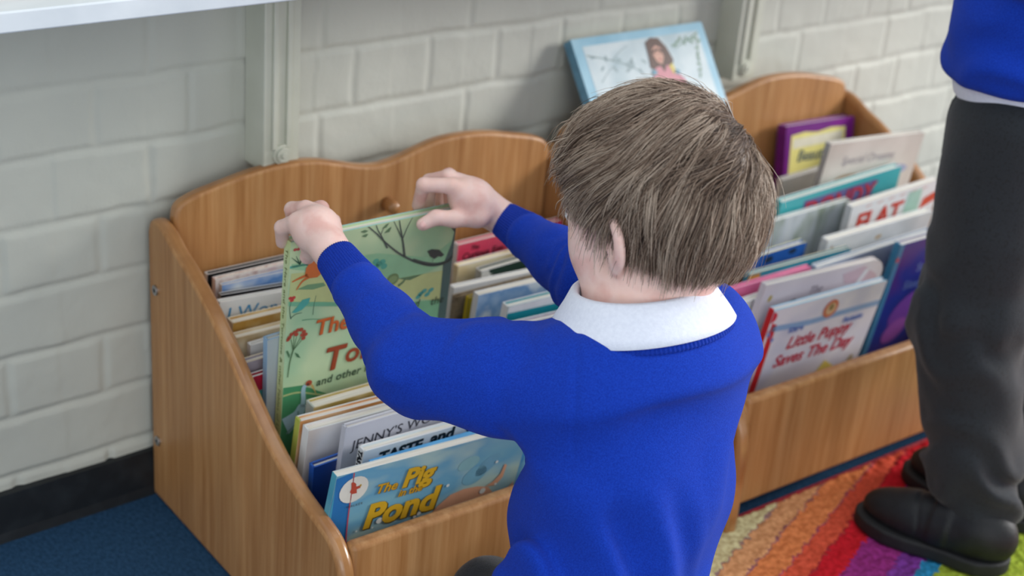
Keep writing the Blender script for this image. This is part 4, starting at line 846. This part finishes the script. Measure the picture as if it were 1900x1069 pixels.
# ---- hair
def hair(name, HC, HR, f, whorl, N, mats, parent, seed=3, length=(.050, .072), rad=.00042):
    rg = np.random.default_rng(seed); w = np.array(whorl); w = w/np.linalg.norm(w)
    D = rg.normal(size=(N*3, 3)); D /= np.linalg.norm(D, axis=1)[:, None]
    x, y, z = D.T
    # hairline in head coordinates
    az = np.arctan2(np.abs(x), y)  # 0 front, pi back
    line = np.interp(az, [0, .6, .95, 1.15, 1.35, 1.62, 1.85, 2.2, 2.7, 3.15], [.40, .36, .22, -.10, -.16, .20, -.42, -.62, -.72, -.73])
    D = D[z > line][:N]; line = line[z > line][:N]; az = az[z > line][:N] if False else np.arctan2(np.abs(D[:, 0]), D[:, 1])
    n = len(D)
    R = HR.astype(float); C0 = np.array(HC, float)
    def F_(L): return f((L@R.T+C0).astype(np.float32)).astype(float)
    t = np.full(n, .06)
    L = D*.06
    for _ in range(14): L = L+D*np.clip(-F_(L)*-1, -1, 1)[:, None]*-1
    def grad(L):
        e = .0015; g = np.stack([F_(L+np.eye(3)[k]*e)-F_(L-np.eye(3)[k]*e) for k in range(3)], 1); return g/(np.linalg.norm(g, axis=1)[:, None]+1e-9)
    root = L.copy()
    cl = fbm((root*30+5), 2)      # clump noise
    cl2 = fbm((root*90+25), 2)
    lay = rg.random(n)
    ln = rg.uniform(length[0], length[1], n)
    low = np.clip((D[:, 2]-line)/.55, 0, 1); ln *= .26+.74*low
    ln *= np.where(D[:, 1] > .2, .80, 1)*rg.uniform(.72, 1.22, n)
    back = np.clip(-D[:, 1]*1.4, 0, 1)
    hmax = (.0018+.0080*lay)*(.25+.75*low)+(.0030*np.clip(cl, -1, 1)+.0034*np.clip(cl2, -1, 1))*(.3+.7*low)
    hmax *= 1+.35*back; hmax = np.maximum(hmax, .0012)
    fly = rg.random(n) < .02; hmax[fly] += rg.random(fly.sum())*.005
    front = (D[:, 1] > .45) & (D[:, 2] > .1)
    hmax[front] += np.where(rg.random(front.sum()) < .16, .013*rg.random(front.sum()), 0)
    K = 8; pts = [L.copy()]; dirp = None
    wp = w*.09
    for s in range(1, K):
        g = grad(L)
        v = L-wp; v = v/np.linalg.norm(v, axis=1)[:, None]
        sw = np.cross(g, v)
        down = np.array([0, 0, -1.0])
        side = np.clip((.35-L[:, 2]/.085), 0, 1.2)[:, None]
        dist = np.linalg.norm(L-wp, axis=1)
        ang = .95*np.exp(-dist/.035)[:, None]
        fwd = np.array([-.30, 1.0, -.05])[None]*np.clip(.35+L[:, 2:3]/.08, 0, 1)*np.clip(.6+L[:, 1:2]/.08, 0, 1)
        d = v+sw*ang+down*side*.80+fwd*1.35
        d += sw*(.36*np.sin(s/(K-1)*4.2+6*cl+3*cl2)*low)[:, None]
        d += sw*(.50*cl[:, None]+.34*cl2[:, None]+.07*rg.normal(size=(n, 1)))
        d -= g*np.sum(d*g, axis=1)[:, None]; d /= np.linalg.norm(d, axis=1)[:, None]+1e-9
        if dirp is not None: d = d*.6+dirp*.4; d /= np.linalg.norm(d, axis=1)[:, None]
        dirp = d
        L = L+d*(ln/(K-1))[:, None]
        u = s/(K-1); tgt = hmax*min(1, 1.6*u)**.8
        tgt = tgt+np.where(fly, .006*u**2, 0)
        cur = F_(L); L = L+grad(L)*(tgt-cur)[:, None]
        pts.append(L.copy())
    pts = np.stack(pts, 1)  # n,K,3
    pts = pts@R.T+C0
    tan = np.gradient(pts, axis=1); tan /= np.linalg.norm(tan, axis=2)[:, :, None]+1e-9
    ref = rg.normal(size=(n, 1, 3)); a = np.cross(tan, ref); a /= np.linalg.norm(a, axis=2)[:, :, None]+1e-9; b = np.cross(tan, a)
    rr_ = rad*rg.uniform(.7, 1.25, (n, 1, 1))*np.linspace(1, .28, K)[None, :, None]
    ringv = [pts+rr_*(a*math.cos(k*2.0944)+b*math.sin(k*2.0944)) for k in range(3)]
    VV = np.stack(ringv, 2).reshape(-1, 3)      # n,K,3,3
    base = (np.arange(n)*K*3)[:, None, None]+(np.arange(K-1)*3)[None, :, None]
    k = np.arange(3)[None, None, :]; k2 = (k+1) % 3
    Fq = np.stack([base+k, base+k2, base+3+k2, base+3+k], -1).reshape(-1, 4)
    tone = np.clip(.52+.25*cl+.55*cl2+.24*rg.normal(size=n), 0, .999); mi = np.repeat((tone*len(mats)).astype(int), (K-1)*3)  # strands in hollows between locks get darker tones: shade painted into hair colour
    return pyobj(name, VV, Fq, mats, smooth=True, midx=mi)
def hmat(name, c):
    m = mat(name, c, rough=.38, scale=300, spec=.5, sheen=0); p = m.node_tree.nodes['Principled BSDF']; p.inputs['Anisotropic'].default_value = .5; return m
hair_mats = [hmat('hair_dark', '#4e3d33'), hmat('hair_brown', '#705a4a'), hmat('hair_mid', '#8b7462'), hmat('hair_light', '#a8917e'), hmat('hair_pale_strand', '#c4b09d')]
def boy_scalp(P):
    d = head_sdf(P, HC, HR, HS, ear=False); return smin(d, cone(P, HC+HR@A_(0, -.022, -.050), NB, .043, .046), .02)
hobj = par(hair('hair', HC, HR, boy_scalp, (.56, -.69, .46), 21000, hair_mats, None), boy)
# scalp layer under the strands
def scalp_sdf(P):
    Q = (P-HC)@HR.astype(np.float32)/HS; d = ell(Q, (0, -.006, .004), (.0735, .0950, .0815))-.0022
    d = smin(d, ell(Q, (0, -.042, -.036), (.048, .042, .046))-.0022, .03)
    az = np.arctan2(np.abs(Q[:, 0]), Q[:, 1]); zz = Q[:, 2]/np.linalg.norm(Q, axis=1)
    line = np.interp(az, [0, .6, .95, 1.15, 1.35, 1.62, 1.85, 2.2, 2.7, 3.15], [.44, .40, .28, .0, -.04, .26, -.36, -.60, -.70, -.71])
    return np.maximum(d, (line-zz)*.08)
V, Q = surface(scalp_sdf, HC-.13, HC+.13, .003)
o = pyobj('hair_undercoat', V, Q, hair_mats[1], smooth=True); o.parent = hobj; o.matrix_parent_inverse = (Matrix.Translation(-Vector(boy.location)) @ Matrix.Translation(Vector(boy.location)))

# ---- jumper
def folds(P, seed, sc, w):
    return fbm((P*np.array(sc, dtype=np.float32))+seed, 2)*w
def tor(P, C_, n, k): return P
CUFL = A_(*Lh['W'])+(ELj-A_(*Lh['W']))/np.linalg.norm(ELj-A_(*Lh['W']))*.012
CUFR = A_(*Rh['W'])+(ERj-A_(*Rh['W']))/np.linalg.norm(ERj-A_(*Rh['W']))*.006
CL2 = CUFL+(ELj-CUFL)/np.linalg.norm(ELj-CUFL)*.036; CR2 = CUFR+(ERj-CUFR)/np.linalg.norm(ERj-CUFR)*.036
NF_ = frame(.05, -.20)
def jumper_sdf(P):
    Q = P.copy(); sc = A_(1, 1.22, 1)
    pts = [(-.652, -.655, .135), (-.648, -.650, .22), (-.617, -.634, .30), (-.586, -.618, .370)]
    d = chain(Q*sc, [A_(*p)*sc for p in pts], [.099, .094, .101, .095], .03)
    d = smin(d, chain(P, [tuple(SLj), (-.577, -.612, .398), tuple(SRj)], [.049, .060, .050]), .055)
    out = d
    arms = None
    for S_, E_, W_, C2 in ((SLj, ELj, CUFL, CL2), (SRj, ERj, CUFR, CR2)):
        ax = (W_-E_)/np.linalg.norm(W_-E_)
        a = chain(P, [tuple(S_-A_(0, .01, 0)), tuple(S_*.5+E_*.5), tuple(E_), tuple(E_*.5+C2*.5), tuple(C2)], [.054, .050, .0425, .0310, .0238], .012)
        a = smax(a, slab(P, C2+ax*.002, ax), .004)
        # transverse wrinkles
        ua = (E_-S_)/np.linalg.norm(E_-S_); u = (P-S_)@ua.astype(np.float32); v = (P-E_)@ax.astype(np.float32)
        n = fbm(P*22+3, 2)
        near = np.exp(-((v-.01)/.045)**2)
        a = a+.0016*near*np.sin(v*170+4.5*n)+.0014*np.exp(-((u-.03)/.04)**2)*np.sin(u*170+4*n+1)
        ub = np.exp(-(slab(P, C2, ax)/.004)**2); a = a-.0012*np.exp(-((slab(P, C2, ax)+.008)/.006)**2)
        # armhole seam
        pl = slab(P, S_+ua*.004, ua*.75+A_(-.45 if S_ is SLj else .45, .1, 0))
        a = a+.0042*np.exp(-(pl/.0032)**2)
        out = smin(out, a, .016)
    # diagonal drag folds across the back, vertical folds low left
    B = P-A_(-.60, -.65, .30)
    n = fbm(P*9+2, 2)
    s = B[:, 0]*.75+B[:, 2]*.65
    t = B[:, 0]*.6-B[:, 2]*.75
    mask = np.clip((.40-P[:, 2])/.05, 0, 1)
    left = np.clip((-.60-P[:, 0])/.05, 0, 1)
    out = out+mask*(.0075*np.sin(t*58+3.0*n)*np.clip(.55+.6*n, 0, 1)+.0075*left*np.sin(B[:, 0]*130+B[:, 2]*30+2*n)*np.clip((.36-P[:, 2])/.06, 0, 1)+.0055*np.exp(-((B[:, 2]+.085+.4*(B[:, 0]-.04)**2/.02*.1)/.016)**2)*np.clip((P[:, 0]+.62)/.05, 0, 1))
    out = out+.0012*n
    qn = (P-NB)@NF_.astype(np.float32); out = smin(out, smax(np.sqrt((qn[:, 0]/1.15)**2+qn[:, 1]**2)-.074+.45*(qn[:, 2]+.014), np.abs(qn[:, 2]+.030)-.017, .012), .040)
    # neck hole
    q = (P-NB)@frame(.05, -.20).astype(np.float32)
    hole = np.sqrt((q[:, 0]/1.12)**2+q[:, 1]**2)-.0555
    hole = np.maximum(hole, -.03-q[:, 2])
    out = smax(out, -hole, .006)
    return out
V, Q = surface(jumper_sdf, (-.83, -.80, .10), (-.40, -.28, .52), .0026)
jm = par(pyobj('jumper', V, Q, blue_knit, smooth=True), boy)
def sleeve_cuff(W_, C2, r0, r1, parent):
    ax = (W_-C2); Ln_ = np.linalg.norm(ax); ax = ax/Ln_; up = np.cross(ax, [0, 0, 1.0]); up /= np.linalg.norm(up); bb = np.cross(ax, up)
    n = 220; prof = [(-.004, r0*1.0), (.002, r0), (Ln_*.4, (r0+r1)/2), (Ln_-.002, r1), (Ln_, r1-.0005), (Ln_-.001, r1-.0022), (Ln_*.5, r1-.002)]
    V = []
    for s, r in prof:
        for i in range(n):
            a = 2*math.pi*i/n; rb = r+.00055*math.sin(a*52)
            V.append(C2+ax*s+(up*math.cos(a)+bb*math.sin(a))*rb)
    Fs = [(j*n+i, j*n+(i+1) % n, (j+1)*n+(i+1) % n, (j+1)*n+i) for j in range(len(prof)-1) for i in range(n)]
    o = pyobj('cuff', V, Fs, rib_knit, smooth=True); o.parent = parent; o.matrix_parent_inverse = Matrix(); return o
sleeve_cuff(CUFL, CL2, .0238, .0205, jm); sleeve_cuff(CUFR, CR2, .0238, .0200, jm)
# collar and ribbed neckband, lofted round the neck
NF = frame(.05, -.20)
def ring_loft(name, prof, m, parent, a0=0, a1=2*math.pi, n=240, ex=1.12, rib=0, nr=150, thick=0, wob=0, C0=NB):
    V = []; closed = abs(a1-a0-2*math.pi) < 1e-6
    for (r, z) in prof:
        for i in range(n):
            a = a0+(a1-a0)*i/(n if closed else n-1); rb = r+rib*math.sin(a*nr)
            zz = z+wob*math.sin(3*a+1)*(1 if z < .01 else .2)
            V.append(np.array(C0)+NF@np.array([rb*ex*math.cos(a), rb*math.sin(a), zz]))
    nn = n if closed else n-1
    Fs = [(j*n+i, j*n+(i+1) % n, (j+1)*n+(i+1) % n, (j+1)*n+i) for j in range(len(prof)-1) for i in range(nn)]
    o = pyobj(name, V, Fs, m, smooth=True); o.parent = parent
    if thick:
        md = o.modifiers.new('thickness', 'SOLIDIFY'); md.thickness = thick; md.offset = 0
    return o
nb_ = ring_loft('neckband', [(.060, -.010), (.0625, .001), (.067, .0035), (.0715, .0015), (.0775, -.0075), (.0795, -.0125), (.0765, -.0155)], rib_knit, jm, rib=.00045, nr=130, n=780)
o = ring_loft('shirt_collar', [(.0535, -.012), (.0535, .012), (.0545, .0235), (.0570, .0262), (.0600, .0245), (.0665, .013), (.0740, .001), (.0795, -.0075)], white_cotton, None, a0=math.pi*.5+.30, a1=math.pi*2.5-.30, thick=.0012, wob=.0008)
par(o, boy)

# ---- trousers and shoes of the crouching child
def knit_leg(P, pts, rs): return chain(P, pts, rs, .02)
def boy_trousers(P):
    d = ell(P, (-.640, -.672, .150), (.098, .075, .060))
    for hx, kx, fx, ky, kz in ((-.680, -.648, -.690, -.494, .104), (-.600, -.575, -.590, -.500, .084)):
        d = smin(d, chain(P, [(hx, -.665, .135), (kx, ky, kz)], [.056, .041], .02), .02)
        d = smin(d, chain(P, [(kx, ky, kz-.02), (fx, -.68, .062)], [.040, .034], .02), .012)
    d = np.maximum(d, .0395-P[:, 2]) if False else d
    return d+.0018*fbm(P*28, 2)
V, Q = surface(boy_trousers, (-.80, -.80, .02), (-.48, -.43, .24), .0045)
par(pyobj('trousers', V, Q, grey_cloth, smooth=True), boy)
def shoe_sdf(P, O, R):
    Q = ((P-A_(*O))@R.astype(np.float32)).astype(np.float32)   # x right, y toe, z up; heel at y=0, toe y=.19
    up = ell(Q, (0, .040, .040), (.033, .046, .040)); up = smin(up, ell(Q, (.002, .118, .028), (.036, .068, .030)), .03)
    up = smin(up, chain(Q, [(0, .045, .045), (0, .115, .034)], [.031, .027]), .02)
    up = smax(up, .010-Q[:, 2], .003)
    return up+.0013*np.exp(-((Q[:, 1]-.118+Q[:, 0]**2*9)/.0022)**2)-.0024*np.exp(-((Q[:, 1]-.084)/.0125)**6)*np.clip((Q[:, 2]-.012)/.01, 0, 1)
def sole_sdf(P, O, R):
    Q = ((P-A_(*O))@R.astype(np.float32)).astype(np.float32)
    d2 = np.minimum(np.hypot(Q[:, 0]*1.0, (Q[:, 1]-.040)*.85)-.036, 9)
    d2 = smin(d2, np.hypot(Q[:, 0]*.95, (Q[:, 1]-.128)*.62)-.0405, .03)
    d2 = smin(d2, np.maximum(np.abs(Q[:, 0])-.030, np.abs(Q[:, 1]-.085)-.05), .02)
    return smax(d2, np.abs(Q[:, 2]-.0095)-.0095, .003)
def shoe(O, yaw, pit, parent, h=.0026):
    R = frame(yaw, pit)
    c = A_(*O)+R@A_(0, .09, .04)
    V, Q = surface(lambda P: shoe_sdf(P, O, R), c-.15, c+.15, h); s = par(pyobj('shoe', V, Q, shoe_m, smooth=True), parent)
    V, Q = surface(lambda P: sole_sdf(P, O, R), c-.15, c+.15, h); o = pyobj('sole', V, Q, sole_m, smooth=True); o.parent = s; o.matrix_parent_inverse = Matrix()
    return s
shoe((-.695, -.735, .085), math.pi, -1.15, boy) if False else None
# toes tucked under: shoes behind, soles facing back
for x in (-.694, -.590): shoe((x, -.728, .150), 0.0, -1.9+.55, boy, .0034)

# ---- standing child at the right edge
kid = tag(empty('person', (.03, -.63, .0)), 'standing child in charcoal trousers and blue jumper at the right edge, head out of view', 'person')
K0 = A_(.035, -.61, 0)
LEGS = [dict(h=(.016, -.575, .53), k=(.000, -.590, .290), a=(-.004, -.652, .085)), dict(h=(.135, -.560, .53), k=(.150, -.560, .290), a=(.128, -.620, .085))]
def kid_trousers(P):
    d = ell(P, (.072, -.566, .535), (.104, .080, .075))
    for g in LEGS:
        e = chain(P*A_(1, .92, 1), [A_(*g['h'])*A_(1, .92, 1), A_(*g['k'])*A_(1, .92, 1), A_(*g['a'])*A_(1, .92, 1)], [.068, .060, .054], .03)
        d = smin(d, e, .02)
    n = fbm(P*13+4, 2)
    z = P[:, 2]
    d = d+.0065*np.exp(-((z-.11)/.06)**2)*np.sin(z*95+5*n+P[:, 0]*14)+.0036*n+.0045*np.exp(-((z-.30)/.08)**2)*np.sin(z*62+5*n)
    # flat hem, waist
    d = smax(d, .058+(P[:, 1]+.62)*.12-z, .006); d = smax(d, z-.60, .01)
    # front crease
    for g in LEGS: d = d-.0022*np.exp(-((P[:, 0]-g['k'][0]+.010)/.0025)**2)*(P[:, 1] > -.58)
    return d
V, Q = surface(kid_trousers, (-.09, -.74, .03), (.26, -.46, .64), .0042)
par(pyobj('trousers', V, Q, grey_cloth, smooth=True), kid)
m = MB()
pk = [(-.060+.011*math.sin(t_*1.5), -.60, .50) for t_ in (0, 1)]
shoe((-.008, -.716, .0125), math.radians(18), 0, kid)
shoe((.115, -.690, .0125), math.radians(12), 0, kid)
KH = A_(.085, -.545, 1.005); KHR = frame(.1, -.15)
def kid_body(P):
    d = head_sdf(P, KH, KHR)
    d = smin(d, cone(P, KH+KHR@A_(0, -.02, -.05), A_(.08, -.575, .865), .042, .045), .02)
    d = smin(d, chain(P, [(-.02, -.58, .82), (.08, -.58, .83), (.18, -.58, .82)], [.034, .05, .034]), .03)
    d = smin(d, ell(P, (.08, -.57, .72), (.078, .055, .13)), .03)
    for s, (x0, y1) in ((-1, (-.02, -.47)), (1, (.18, -.47))):
        d = smin(d, chain(P, [(x0, -.58, .82), (x0+s*.03, -.60, .745), (x0+s*.0, -.52, .83)], [.032, .027, .017], .01), .012)
        d = smin(d, hand_sdf(P, dict(W=(x0, -.52, .83), P=(x0-s*.01, -.497, .848), i=[(x0-s*.022, -.460, .860), (x0-s*.020, -.445, .876), (x0-s*.018, -.430, .880)], m=[(x0-s*.009, -.458, .864), (x0-s*.008, -.441, .882), (x0-s*.008, -.426, .884)],
              r=[(x0+s*.004, -.460, .861), (x0+s*.005, -.444, .878), (x0+s*.004, -.430, .880)], p=[(x0+s*.016, -.464, .855), (x0+s*.017, -.450, .868), (x0+s*.015, -.438, .870)], t=[(x0-s*.020, -.470, .815), (x0-s*.030, -.450, .832), (x0-s*.033, -.435, .845)], tr=[.011, .009, .0075])), .006)
    return d
V, Q = surface(kid_body, (-.10, -.70, .58), (.26, -.33, 1.13), .0034)
kb = par(pyobj('body', V, Q, skin, smooth=True), kid)
bpy.context.view_layer.update(); add_head_bits(kb, KH, KHR)
par(hair('hair', KH, KHR, kid_body, (.1, -.70, .64), 9000, hair_mats[:4], None, seed=9, rad=.0006), kid)
def kid_jumper(P):
    sc = A_(1, 1.18, 1)
    d = chain(P*sc, [A_(.066, -.568, .625)*sc, A_(.068, -.572, .70)*sc, A_(.078, -.575, .79)*sc], [.128, .118, .085], .03)
    d = smax(d, .583+.05*(P[:, 0]-.0)-P[:, 2], .012)
    d = smin(d, chain(P, [(-.02, -.58, .81), (.08, -.58, .825), (.18, -.58, .81)], [.048, .055, .048]), .03)
    for s, x0 in ((-1, -.02), (1, .18)):
        e = chain(P, [(x0, -.58, .81), (x0+s*.03, -.60, .745), (x0, -.522, .825)], [.05, .042, .027], .02)
        e = smax(e, slab(P, (x0, -.524, .822), (0, .6, .8)), .004); d = smin(d, e, .014)
    n = fbm(P*10+9, 2); z = P[:, 2]
    d = d+.0045*np.sin(z*75+4*n)*np.exp(-((z-.64)/.06)**2)+.002*n
    q = P-A_(.08, -.575, .865); hole = np.maximum(np.sqrt((q[:, 0]/1.12)**2+q[:, 1]**2)-.056, -.03-q[:, 2]); return smax(d, -hole, .006)
V, Q = surface(kid_jumper, (-.13, -.72, .55), (.30, -.42, .93), .004)
par(pyobj('jumper', V, Q, blue_knit, smooth=True), kid)
def kid_shirt(P):
    sc = A_(1, 1.18, 1); d = chain(P*sc, [A_(.070, -.566, .60)*sc, A_(.070, -.57, .66)*sc], [.112, .110], .02)
    d = smax(d, .557+.05*P[:, 0]+.002*np.sin(P[:, 0]*60)-P[:, 2], .004); return smax(d, P[:, 2]-.63, .004)
V, Q = surface(kid_shirt, (-.06, -.70, .54), (.22, -.44, .66), .004)
par(pyobj('shirt_tail', V, Q, white_cotton, smooth=True), kid)
